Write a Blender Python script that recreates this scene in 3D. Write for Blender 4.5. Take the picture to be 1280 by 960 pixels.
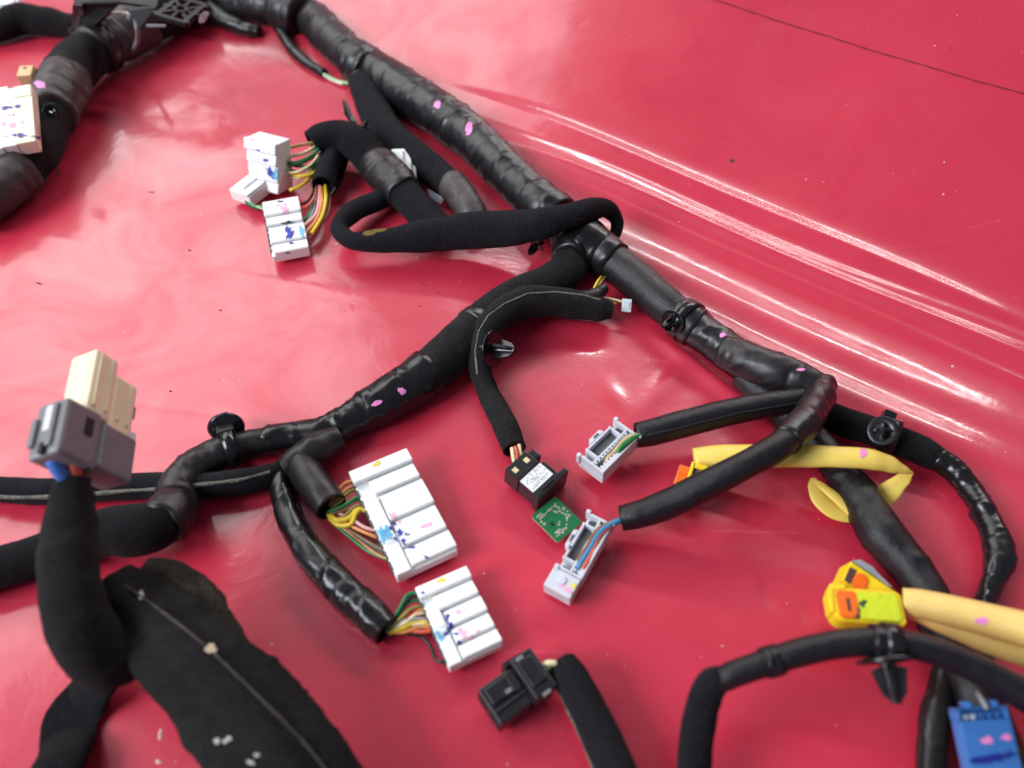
import bpy, bmesh, math, random
import numpy as np
from mathutils import Vector, Matrix, noise
from mathutils.bvhtree import BVHTree

for o in list(bpy.data.objects):
    bpy.data.objects.remove(o, do_unlink=True)
S = bpy.context.scene
COL = S.collection
R = math.radians

# ------------------------------------------------------------------ camera
CAMH, PITCH, LENS = 0.36, 50.0, 28.0
F = LENS / 36.0 * 1280.0
cam_d = bpy.data.cameras.new('camera')
cam_d.lens = LENS
cam_d.sensor_width = 36.0
cam_d.clip_start = 0.01
cam_d.clip_end = 50
cam_d.dof.use_dof = True
cam_d.dof.focus_distance = 0.47
cam_d.dof.aperture_fstop = 4.8
cam = bpy.data.objects.new('camera', cam_d)
COL.objects.link(cam)
cam.location = (0, 0, CAMH)
cam.rotation_euler = (R(90 - PITCH), 0, 0)
S.camera = cam

# ------------------------------------------------------------------ world and lamps
W = bpy.data.worlds.new('World')
S.world = W
W.use_nodes = True
bg = W.node_tree.nodes['Background']
bg.inputs[0].default_value = (0.78, 0.86, 1.0, 1)
bg.inputs[1].default_value = 0.20
S.view_settings.view_transform = 'Standard'
S.view_settings.look = 'None'
S.view_settings.exposure = 0.30
S.view_settings.gamma = 1.0


def area_lamp(name, loc, aim, sx, sy, power, color, spread=180):
    l = bpy.data.lights.new(name, 'AREA')
    l.shape = 'RECTANGLE'
    l.size, l.size_y = sx, sy
    l.energy = power
    l.color = color
    l.spread = R(spread)
    o = bpy.data.objects.new(name, l)
    COL.objects.link(o)
    o.location = loc
    d = Vector(aim) - Vector(loc)
    o.rotation_euler = d.to_track_quat('-Z', 'Y').to_euler()
    return o


area_lamp('doorway_light', (-1.55, 1.7, 1.75), (0, 0.45, 0), 2.2, 1.5, 34, (1.0, 0.98, 0.96))
area_lamp('fold_streak_lamp', (1.1, 3.0, 2.25), (0.4, 0.6, 0), 2.8, 0.16, 44, (1.0, 0.98, 0.97))  # added lamp, made long and thin to draw crisp streaks along the folds
area_lamp('side_light', (-1.9, -0.5, 1.5), (0, 0.4, 0), 1.3, 1.0, 62, (0.88, 0.94, 1.0))

CAM = Vector((0, 0, CAMH))
FW = Vector((0, math.cos(R(PITCH)), -math.sin(R(PITCH))))
UPV = Vector((0, math.sin(R(PITCH)), math.cos(R(PITCH))))
RT = Vector((1, 0, 0))


def ray(u, v):
    return FW + RT * ((u - 640) / F) - UPV * ((v - 480) / F)


def P(u, v, z=0.0):
    d = ray(u, v)
    return CAM + d * ((z - CAMH) / d.z)


def depth(u, v, z=0.0):
    return (z - CAMH) / ray(u, v).z


def D(u, v, t):
    return CAM + ray(u, v) * t


def fbm(p, f, octs=3, seed=0.0):
    s, a = 0.0, 1.0
    q = Vector(p) * f + Vector((seed * 7.31, seed * 3.17, seed * 1.73))
    for _ in range(octs):
        s += a * noise.noise(q)
        q = q * 2.03
        a *= 0.5
    return s


# ------------------------------------------------------------------ materials
class NT:
    def __init__(self, name):
        self.m = bpy.data.materials.new(name)
        self.m.use_nodes = True
        self.t = self.m.node_tree
        self.b = self.t.nodes['Principled BSDF']
        self.tc = self.t.nodes.new('ShaderNodeTexCoord')

    def n(self, kind, **kw):
        x = self.t.nodes.new(kind)
        for k, v in kw.items():
            setattr(x, k, v)
        return x

    def l(self, a, b):
        self.t.links.new(a, b)

    def noise(self, scale, detail=3, rough=0.55, coord='Object', stretch=None, dist=0.0):
        x = self.n('ShaderNodeTexNoise')
        x.inputs['Scale'].default_value = scale
        x.inputs['Detail'].default_value = detail
        x.inputs['Roughness'].default_value = rough
        x.inputs['Distortion'].default_value = dist
        src = self.tc.outputs[coord]
        if stretch:
            mp = self.n('ShaderNodeMapping')
            mp.inputs['Scale'].default_value = stretch
            self.l(src, mp.inputs[0])
            src = mp.outputs[0]
        self.l(src, x.inputs['Vector'])
        return x.outputs['Fac']

    def ramp(self, src, a, b, ca=(0, 0, 0, 1), cb=(1, 1, 1, 1)):
        r = self.n('ShaderNodeValToRGB')
        r.color_ramp.elements[0].position = a
        r.color_ramp.elements[1].position = b
        r.color_ramp.elements[0].color = ca
        r.color_ramp.elements[1].color = cb
        self.l(src, r.inputs[0])
        return r.outputs[0]

    def mix(self, fac, a, b):
        m = self.n('ShaderNodeMix', data_type='RGBA')
        for sock, v in ((m.inputs[0], fac), (m.inputs[6], a), (m.inputs[7], b)):
            if isinstance(v, (int, float)):
                sock.default_value = v
            elif isinstance(v, tuple):
                sock.default_value = v if len(v) == 4 else v + (1,)
            else:
                self.l(v, sock)
        return m.outputs[2]

    def math(self, op, a, b=0.0):
        m = self.n('ShaderNodeMath', operation=op)
        for i, v in enumerate((a, b)):
            if isinstance(v, (int, float)):
                m.inputs[i].default_value = v
            else:
                self.l(v, m.inputs[i])
        return m.outputs[0]

    def bump(self, src, strength, dist, prev=None):
        b = self.n('ShaderNodeBump')
        b.inputs['Strength'].default_value = strength
        b.inputs['Distance'].default_value = dist
        self.l(src, b.inputs['Height'])
        if prev is not None:
            self.l(prev, b.inputs['Normal'])
        return b.outputs[0]


def c4(c):
    return tuple(c) + (1,)


def plastic(name, col, rough=0.4, col2=None, vscale=150, bump=0.15, coat=0.0, sss=0.0, dirt=None):
    k = NT(name)
    col2 = col2 or tuple(x * 0.8 for x in col)
    f = k.ramp(k.noise(vscale, 4), 0.35, 0.7)
    c = k.mix(f, col, col2)
    if dirt:
        c = k.mix(k.ramp(k.noise(420, 5, 0.7), 0.58, 0.74), c, dirt)
    k.l(c, k.b.inputs['Base Color'])
    rr = k.math('ADD', k.math('MULTIPLY', k.noise(300, 3), 0.25), rough - 0.12)
    k.l(rr, k.b.inputs['Roughness'])
    k.l(k.bump(k.noise(900, 3), bump, 0.0002), k.b.inputs['Normal'])
    k.b.inputs['Coat Weight'].default_value = coat
    if sss:
        k.b.inputs['Subsurface Weight'].default_value = sss
        k.b.inputs['Subsurface Radius'].default_value = (0.002, 0.002, 0.0015)
        k.b.inputs['Subsurface Scale'].default_value = 1.0
    return k.m


def tape(name, col=(0.0065, 0.0055, 0.007), rough=0.34, dust=0.12, wr=0.5, dustcol=(0.055, 0.047, 0.047)):
    k = NT(name)
    d = k.ramp(k.noise(130, 5, 0.65), 0.5, 0.85)
    c = k.mix(k.math('MULTIPLY', d, dust), col, dustcol)
    c = k.mix(k.math('MULTIPLY', k.ramp(k.noise(1100, 2), 0.70, 0.78), 0.25), c, (0.10, 0.095, 0.095))
    k.l(c, k.b.inputs['Base Color'])
    k.l(k.math('ADD', k.math('MULTIPLY', k.noise(160, 4), 0.26), rough - 0.13), k.b.inputs['Roughness'])
    k.b.inputs['Specular IOR Level'].default_value = 0.45
    # creases pulled slantwise along the winding, then fine skin
    w = k.noise(1.0, 1, 0.4, 'UV', (3.0, 60.0, 1), dist=0.6)
    w = k.math('MULTIPLY', k.ramp(w, 0.42, 0.66), k.ramp(k.noise(22, 2), 0.45, 0.62))
    n1 = k.bump(w, wr * 0.7, 0.0020)
    n2 = k.bump(k.noise(34, 1, 0.4, dist=1.2), wr * 0.8, 0.0035, n1)
    n3 = k.bump(k.noise(1500, 2), 0.06, 0.0003, n2)
    k.l(n3, k.b.inputs['Normal'])
    return k.m


def cloth(name, col=(0.0040, 0.0040, 0.0052), rib=0.0, dust=0.12, dustcol=(0.05, 0.042, 0.034), stain=None):
    k = NT(name)
    c = k.mix(k.ramp(k.noise(1100, 3, 0.75), 0.40, 0.72), col, tuple(x * 5 for x in col))
    c = k.mix(k.math('MULTIPLY', k.ramp(k.noise(60, 5, 0.7), 0.5, 0.85), dust), c, dustcol)
    c = k.mix(k.math('MULTIPLY', k.ramp(k.noise(1300, 2, 0.8), 0.68, 0.76), 0.35), c, (0.09, 0.085, 0.08))
    k.l(c, k.b.inputs['Base Color'])
    k.b.inputs['Roughness'].default_value = 0.92
    k.b.inputs['Specular IOR Level'].default_value = 0.12
    k.b.inputs['Sheen Weight'].default_value = 0.035
    k.b.inputs['Sheen Roughness'].default_value = 0.5
    nn = k.bump(k.noise(1500, 4, 0.75), 0.7, 0.0007)
    if rib:
        w = k.n('ShaderNodeTexWave', wave_type='BANDS', bands_direction='Y')
        w.inputs['Scale'].default_value = rib
        w.inputs['Distortion'].default_value = 1.2
        w.inputs['Detail'].default_value = 1.0
        k.l(k.tc.outputs['UV'], w.inputs['Vector'])
        nn = k.bump(w.outputs['Fac'], 0.8, 0.0007, nn)
    k.l(nn, k.b.inputs['Normal'])
    return k.m


def leather(name, col=(0.0065, 0.0055, 0.0075)):
    k = NT(name)
    c = k.mix(k.ramp(k.noise(900, 3), 0.55, 0.8), col, (0.03, 0.03, 0.034))
    k.l(c, k.b.inputs['Base Color'])
    k.l(k.math('ADD', k.math('MULTIPLY', k.noise(700, 2), 0.35), 0.16), k.b.inputs['Roughness'])
    k.b.inputs['Specular IOR Level'].default_value = 0.4
    n1 = k.bump(k.noise(1400, 3, 0.6), 0.55, 0.0006)
    k.l(k.bump(k.noise(60, 2), 0.3, 0.003, n1), k.b.inputs['Normal'])
    return k.m


def vinyl(name):
    k = NT(name)
    big = k.noise(9, 5, 0.6)
    c = k.mix(k.ramp(big, 0.3, 0.75), (0.50, 0.0145, 0.043), (0.575, 0.0215, 0.056))
    c = k.mix(k.math('MULTIPLY', k.ramp(k.noise(28, 6, 0.65, dist=0.6), 0.56, 0.8), 0.22), c, (0.32, 0.012, 0.032))
    # woven ground of the cloth-backed vinyl
    wx = k.n('ShaderNodeTexWave', wave_type='BANDS', bands_direction='X')
    wy = k.n('ShaderNodeTexWave', wave_type='BANDS', bands_direction='Y')
    for w in (wx, wy):
        w.inputs['Scale'].default_value = 330
        w.inputs['Distortion'].default_value = 2.5
        w.inputs['Detail'].default_value = 2
        k.l(k.tc.outputs['Object'], w.inputs['Vector'])
    weave = k.math('ADD', wx.outputs['Fac'], wy.outputs['Fac'])
    c = k.mix(k.math('MULTIPLY', weave, 0.06), c, (0.80, 0.10, 0.14))
    c = k.mix(k.math('MULTIPLY', k.ramp(k.noise(1900, 2), 0.60, 0.72), 0.16), c, (0.80, 0.16, 0.2))
    k.l(c, k.b.inputs['Base Color'])
    sm = k.ramp(k.noise(13, 6, 0.65, dist=0.8), 0.34, 0.70)
    k.l(k.math('ADD', k.math('MULTIPLY', sm, 0.20), 0.30), k.b.inputs['Roughness'])
    k.b.inputs['Specular IOR Level'].default_value = 0.5
    n1 = k.bump(k.noise(24, 5, 0.55, dist=0.7), 0.10, 0.004)
    n2 = k.bump(weave, 0.03, 0.0003, n1)
    n3 = k.bump(k.noise(1700, 2, 0.6), 0.035, 0.0003, n2)
    k.l(n3, k.b.inputs['Normal'])
    # hairline scratches, two ways
    def scr(rot, sc, lo):
        mp = k.n('ShaderNodeMapping')
        mp.inputs['Rotation'].default_value = (0, 0, R(rot))
        mp.inputs['Scale'].default_value = (5 * sc, 420 * sc, 1)
        k.l(k.tc.outputs['Object'], mp.inputs[0])
        x = k.n('ShaderNodeTexNoise')
        x.inputs['Scale'].default_value = 1.0
        x.inputs['Detail'].default_value = 1
        k.l(mp.outputs[0], x.inputs['Vector'])
        return k.ramp(x.outputs['Fac'], lo, lo + 0.05)
    sc_ = k.math('MULTIPLY', k.math('ADD', scr(24, 1.0, .70), scr(-52, .8, .70)), k.ramp(k.noise(11, 3), .5, .65))
    c = k.mix(k.math('MULTIPLY', sc_, 0.16), c, (0.85, 0.25, 0.3))
    k.l(c, k.b.inputs['Base Color'])
    # the clear skin over it: rubbed dull in patches
    k.l(k.math('ADD', k.math('MULTIPLY', sm, -0.55), 0.95), k.b.inputs['Coat Weight'])
    k.l(k.math('ADD', k.math('MULTIPLY', k.ramp(k.noise(33, 5, 0.7), 0.4, 0.75), 0.16), 0.09), k.b.inputs['Coat Roughness'])
    k.l(n1, k.b.inputs['Coat Normal'])
    return k.m


def simple(name, col, rough=0.5, metal=0.0, emit=None):
    k = NT(name)
    c = k.mix(k.ramp(k.noise(400, 3), 0.3, 0.75), col, tuple(x * 0.82 for x in col))
    k.l(c, k.b.inputs['Base Color'])
    k.b.inputs['Roughness'].default_value = rough
    k.b.inputs['Metallic'].default_value = metal
    return k.m


M = {}
M['vinyl'] = vinyl('red_vinyl')
M['tape'] = tape('black_tape')
M['tape_dusty'] = tape('dusty_tape', (0.011, 0.0075, 0.0095), 0.42, 0.3, 0.55)
M['tape_grey'] = tape('grey_tape', (0.046, 0.036, 0.035), 0.5, 0.5, 0.5, (0.13, 0.11, 0.10))
M['tape_shiny'] = tape('shiny_tape', (0.006, 0.0052, 0.0068), 0.27, 0.05, 0.8)
M['cloth'] = cloth('black_cloth')
M['cloth_dusty'] = cloth('dusty_cloth', (0.0055, 0.005, 0.0055), 0, 0.45)
M['cloth_clean'] = cloth('clean_cloth', (0.003, 0.003, 0.0036), 0, 0.04)
M['braid'] = cloth('ribbed_sleeve', (0.004, 0.004, 0.0056), 260.0, 0.05)
M['braid_loop'] = cloth('woven_sleeve', (0.0045, 0.0045, 0.0065), 320.0, 0.08)
M['foam'] = cloth('foam_sleeve', (0.0048, 0.0046, 0.005), 0, 0.3, (0.045, 0.042, 0.034))
M['foam_dusty'] = cloth('dusty_foam', (0.012, 0.010, 0.008), 0, 0.95, (0.13, 0.095, 0.055))
M['leather'] = leather('pvc_tube')
M['seam'] = cloth('foam_seam', (0.065, 0.062, 0.052), 0, 0.6, (0.02, 0.02, 0.018))
M['white'] = plastic('white_plastic', (0.86, 0.86, 0.85), 0.42, (0.80, 0.80, 0.80), sss=0.15)
M['ivory'] = plastic('ivory_plastic', (0.86, 0.75, 0.52), 0.45, (0.80, 0.68, 0.45), sss=0.15)
M['ivory_pale'] = plastic('pale_ivory_plastic', (0.84, 0.79, 0.60), 0.45, (0.78, 0.71, 0.52))
M['grey_white'] = plastic('grey_white_plastic', (0.62, 0.63, 0.68), 0.42, (0.56, 0.57, 0.63))
M['clear'] = plastic('translucent_plastic', (0.66, 0.72, 0.78), 0.25, (0.6, 0.66, 0.72))
M['grey'] = plastic('grey_plastic', (0.19, 0.19, 0.20), 0.42, (0.16, 0.16, 0.17))
M['dark_slot'] = simple('dark_slot', (0.012, 0.011, 0.012), 0.7)
M['slot_grey'] = simple('slot_grey', (0.09, 0.09, 0.10), 0.6)
M['slot_grey2'] = plastic('strip_grey', (0.30, 0.31, 0.34), .45)
M['black_matte'] = plastic('matte_black_plastic', (0.008, 0.007, 0.009), 0.6, (0.012, 0.010, 0.012), dirt=(0.03, 0.027, 0.027))
M['black'] = plastic('black_plastic', (0.009, 0.008, 0.010), 0.33, (0.013, 0.011, 0.014), dirt=(0.04, 0.036, 0.036))
M['black_gloss'] = plastic('glossy_black_plastic', (0.006, 0.005, 0.007), 0.2, (0.009, 0.008, 0.010))
M['blue'] = plastic('blue_plastic', (0.045, 0.17, 0.47), 0.42, (0.038, 0.145, 0.42))
M['blue_dark'] = simple('blue_ink', (0.012, 0.02, 0.25), 0.4)
M['yellow'] = plastic('yellow_plastic', (0.86, 0.62, 0.012), 0.38, (0.84, 0.56, 0.01))
M['lime'] = simple('lime_paint', (0.66, 0.74, 0.01), 0.5)
M['orange'] = plastic('orange_plastic', (0.86, 0.16, 0.006), 0.4, (0.80, 0.13, 0.005))
M['ysleeve'] = plastic('yellow_sleeve', (0.82, 0.60, 0.12), 0.5, (0.78, 0.55, 0.09), 60, 0.4, dirt=(0.66, 0.45, 0.13))
M['ysleeve2'] = plastic('tan_yellow_sleeve', (0.82, 0.56, 0.17), 0.55, (0.78, 0.51, 0.14), 60, 0.4, dirt=(0.62, 0.38, 0.12))
M['pcb'] = simple('green_board', (0.005, 0.15, 0.045), 0.35)
M['pcb_edge'] = simple('board_edge', (0.35, 0.38, 0.2), 0.6)
M['solder'] = simple('solder', (0.62, 0.60, 0.50), 0.3, 0.6)
M['paper'] = simple('label_paper', (0.82, 0.82, 0.82), 0.5)
M['ink'] = simple('ink_and_gap_black', (0.02, 0.02, 0.03), 0.6)
M['pink'] = simple('pink_paint', (0.90, 0.26, 0.60), 0.5)
M['palepink'] = simple('pale_pink_ink', (0.90, 0.45, 0.62), 0.5)
M['navy'] = simple('navy_ink', (0.03, 0.035, 0.36), 0.5)
M['cyan'] = simple('cyan_ink', (0.16, 0.52, 0.80), 0.5)
M['purple'] = simple('purple_ink', (0.10, 0.05, 0.32), 0.5)
M['ymark'] = simple('yellow_ink', (0.85, 0.66, 0.05), 0.5)
M['fibre'] = simple('fibre', (0.010, 0.010, 0.012), .9)
M['fibre_pale'] = simple('fibre_pale', (0.13, 0.118, 0.11), .9)
M['dkgreen'] = simple('dark_green_ink', (0.015, 0.06, 0.04), 0.5)
M['dirt'] = simple('dirt', (0.10, 0.035, 0.04), 0.9)
M['seam_dark'] = cloth('dark_seam', (0.030, 0.027, 0.022), 0, 0.7, (0.10, 0.09, 0.07))
M['crumb'] = simple('crumb', (0.70, 0.60, 0.42), 0.8)
M['whitecrumb'] = simple('white_glue', (0.45, 0.44, 0.40), 0.8)
M['stainy'] = simple('yellow_stain', (0.13, 0.085, 0.01), 0.9)
WC = {'or': (0.75, 0.26, 0.08), 'gr': (0.02, 0.20, 0.06), 'ye': (0.80, 0.55, 0.03), 'bk': (0.015, 0.015, 0.015),
      'br': (0.22, 0.10, 0.04), 'pk': (0.82, 0.40, 0.42), 'cr': (0.80, 0.66, 0.38), 'rd': (0.70, 0.12, 0.06),
      'bl': (0.05, 0.22, 0.42), 'gy': (0.30, 0.30, 0.31), 'tn': (0.66, 0.42, 0.20), 'ol': (0.30, 0.24, 0.05),
      'lg': (0.40, 0.62, 0.32), 'bb': (0.05, 0.19, 0.62), 'wh': (0.8, 0.78, 0.74)}
for kk, vv in WC.items():
    M['w_' + kk] = plastic('wire_' + kk, vv, 0.38)

# ------------------------------------------------------------------ object helpers
ROOT = {}
FLIP = set()
MIRY = Matrix.Diagonal((1, -1, 1, 1))


def tag(o, label=None, cat=None, group=None, kind=None):
    if label: o['label'] = label
    if cat: o['category'] = cat
    if group: o['group'] = group
    if kind: o['kind'] = kind
    return o


def thing(name, mat4, label, cat, group=None):
    o = bpy.data.objects.new(name, None)
    o.empty_display_size = 0.01
    COL.objects.link(o)
    if isinstance(mat4, Vector):
        mat4 = Matrix.Translation(mat4)
    if mat4.determinant() < 0:          # drawn with y running towards the viewer: store a right-handed frame
        mat4 = mat4 @ MIRY
        FLIP.add(o.name)
    o.matrix_world = mat4
    ROOT[o.name] = mat4.copy()
    return tag(o, label, cat, group)


def rootmat(o):
    while o.parent:
        o = o.parent
    return ROOT.get(o.name, Matrix.Identity(4))


def part(name, bm, mat, parent=None, world=False, smooth=False, bevel=0.0, label=None, kind=None, seg=2):
    if parent is not None and world:
        bm.transform(rootmat(parent).inverted())
    elif parent is not None:
        top = parent
        while top.parent:
            top = top.parent
        if top.name in FLIP:
            bm.transform(MIRY)
    if bm.faces:
        bmesh.ops.recalc_face_normals(bm, faces=bm.faces)
    me = bpy.data.meshes.new(name)
    bm.to_mesh(me)
    bm.free()
    mats = mat if isinstance(mat, (list, tuple)) else [mat]
    for m in mats:
        me.materials.append(M[m] if isinstance(m, str) else m)
    if smooth:
        me.polygons.foreach_set('use_smooth', [True] * len(me.polygons))
    o = bpy.data.objects.new(name, me)
    COL.objects.link(o)
    if parent is not None:
        o.parent = parent
    if bevel:
        b = o.modifiers.new('bevel', 'BEVEL')
        b.width = bevel
        b.segments = seg
        b.limit_method = 'ANGLE'
        b.angle_limit = R(40)
        b.harden_normals = False
    if label: o['label'] = label
    if kind: o['kind'] = kind
    return o


def box(bm, x0, x1, y0, y1, z0, z1, skew=0.0):
    vs = [bm.verts.new((x, y, z)) for z in (z0, z1) for y in (y0, y1) for x in (x0, x1)]
    for f in ((0, 1, 3, 2), (4, 6, 7, 5), (0, 4, 5, 1), (2, 3, 7, 6), (0, 2, 6, 4), (1, 5, 7, 3)):
        bm.faces.new([vs[i] for i in f])
    return vs


def prism(bm, prof, a0, a1, axis='x'):
    """extrude a 2-D outline; axis x: prof=(y,z); axis z: prof=(x,y); axis y: prof=(x,z)"""
    def mk(p, a):
        if axis == 'x': return (a, p[0], p[1])
        if axis == 'y': return (p[0], a, p[1])
        return (p[0], p[1], a)
    A = [bm.verts.new(mk(p, a0)) for p in prof]
    B = [bm.verts.new(mk(p, a1)) for p in prof]
    n = len(prof)
    bm.faces.new(A)
    bm.faces.new(B[::-1])
    for i in range(n):
        bm.faces.new((A[i], B[i], B[(i + 1) % n], A[(i + 1) % n]))


def cyl(bm, r0, r1, z0, z1, n=20, cx=0, cy=0, capped=True):
    A = [bm.verts.new((cx + r0 * math.cos(2 * math.pi * i / n), cy + r0 * math.sin(2 * math.pi * i / n), z0)) for i in range(n)]
    B = [bm.verts.new((cx + r1 * math.cos(2 * math.pi * i / n), cy + r1 * math.sin(2 * math.pi * i / n), z1)) for i in range(n)]
    for i in range(n):
        bm.faces.new((A[i], A[(i + 1) % n], B[(i + 1) % n], B[i]))
    if capped:
        bm.faces.new(A)
        bm.faces.new(B[::-1])


def lathe(bm, prof, n=24):
    rings = []
    for r, z in prof:
        rings.append([bm.verts.new((r * math.cos(2 * math.pi * i / n), r * math.sin(2 * math.pi * i / n), z)) for i in range(n)])
    for a, b in zip(rings, rings[1:]):
        for i in range(n):
            bm.faces.new((a[i], a[(i + 1) % n], b[(i + 1) % n], b[i]))
    bm.faces.new(rings[0])
    bm.faces.new(rings[-1][::-1])


def frame(a, b, d):
    """a, b, d world points: X from a to b, Y near a to d, Z = the normal that looks up.  returns matrix, lx, ly"""
    X = b - a
    lx = X.length
    X.normalize()
    Y = d - a
    Y = Y - X * Y.dot(X)
    ly = Y.length
    Y.normalize()
    Z = X.cross(Y)
    if Z.z < 0:
        Z = -Z
    m = Matrix((X, Y, Z)).transposed().to_4x4()
    m.translation = a
    return m, lx, ly


def pix_frame(a, b, d):
    """corners as (u, v, height)"""
    return frame(P(*a), P(*b), P(*d))


def crv(ctrl, step):
    """Catmull-Rom through (Vector, radius) sampled about every step metres"""
    n = len(ctrl)
    out = []
    for i in range(n - 1):
        p0 = ctrl[i - 1] if i > 0 else (ctrl[0][0] * 2 - ctrl[1][0], ctrl[0][1])
        p1, p2 = ctrl[i], ctrl[i + 1]
        p3 = ctrl[i + 2] if i + 2 < n else (ctrl[-1][0] * 2 - ctrl[-2][0], ctrl[-1][1])
        L = (p2[0] - p1[0]).length
        # tangents scaled for uneven spacing
        l0 = max((p1[0] - p0[0]).length, 1e-6)
        l2 = max((p3[0] - p2[0]).length, 1e-6)
        m1 = ((p1[0] - p0[0]) / l0 * L + (p2[0] - p1[0]) / max(L, 1e-6) * l0) / (l0 + L) * L
        m2 = ((p2[0] - p1[0]) / max(L, 1e-6) * l2 + (p3[0] - p2[0]) / l2 * L) / (l2 + L) * L
        k = max(2, int(L / step))
        for j in range(k):
            t = j / k
            h00 = 2 * t ** 3 - 3 * t ** 2 + 1
            h10 = t ** 3 - 2 * t ** 2 + t
            h01 = -2 * t ** 3 + 3 * t ** 2
            h11 = t ** 3 - t ** 2
            s = t * t * (3 - 2 * t)
            out.append((p1[0] * h00 + m1 * h10 + p2[0] * h01 + m2 * h11, p1[1] * (1 - s) + p2[1] * s))
    out.append(ctrl[-1])
    return out


def ground_z(x, y):
    return 0.0


def ctrl_pts(pts):
    """(u, v, width px[, centre height mm]) -> world centre, radius.  Without a height the tube rests on the sheet."""
    res = []
    for p in pts:
        if isinstance(p[0], Vector):
            res.append((p[0], p[1]))
            continue
        u, v, w = p[:3]
        if len(p) > 3:
            z = p[3] / 1000.0
            r = w / 2 / F * depth(u, v, z)
        else:
            z = 0.0
            for _ in range(4):
                r = w / 2 / F * depth(u, v, z)
                z = r * 0.94
        res.append((P(u, v, z), r))
    return res


def crease_field(lens, rad, n, seed, density, amp, ang0=1.1, spread=0.5, size=1.0):
    """pulled folds of a tape skin: short sharp ridges laid slantwise over the unrolled surface (fractions of the radius)"""
    rng = np.random.default_rng(seed * 97 + 13)
    S_ = np.asarray(lens)[:, None]
    TH = (np.arange(n) * 2 * np.pi / n)[None, :]
    Rm = np.asarray(rad)[:, None]
    out = np.zeros((len(lens), n))
    tot = lens[-1]
    for _ in range(int(tot * 100 * density)):
        s0, t0 = rng.uniform(0, tot), rng.uniform(0, 2 * np.pi)
        ang = rng.normal(ang0, spread) * (1 if rng.random() < .75 else -1)
        L = rng.uniform(.003, .011) * size
        w = rng.uniform(.0008, .0024)
        A = rng.uniform(.25, 1.0) * amp * (1 if rng.random() < .65 else -.8)
        bend = rng.uniform(-40, 40)
        i0 = np.searchsorted(lens, s0 - L * 1.6); i1 = np.searchsorted(lens, s0 + L * 1.6) + 1
        dth = (TH - t0 + np.pi) % (2 * np.pi) - np.pi
        x = S_[i0:i1] - s0
        y = dth * Rm[i0:i1]
        a = x * np.cos(ang) + y * np.sin(ang)
        b = -x * np.sin(ang) + y * np.cos(ang) + bend * a * a
        out[i0:i1] += A * np.exp(-(a / L) ** 2) * np.exp(-np.abs(b) / w)
    return out


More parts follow.
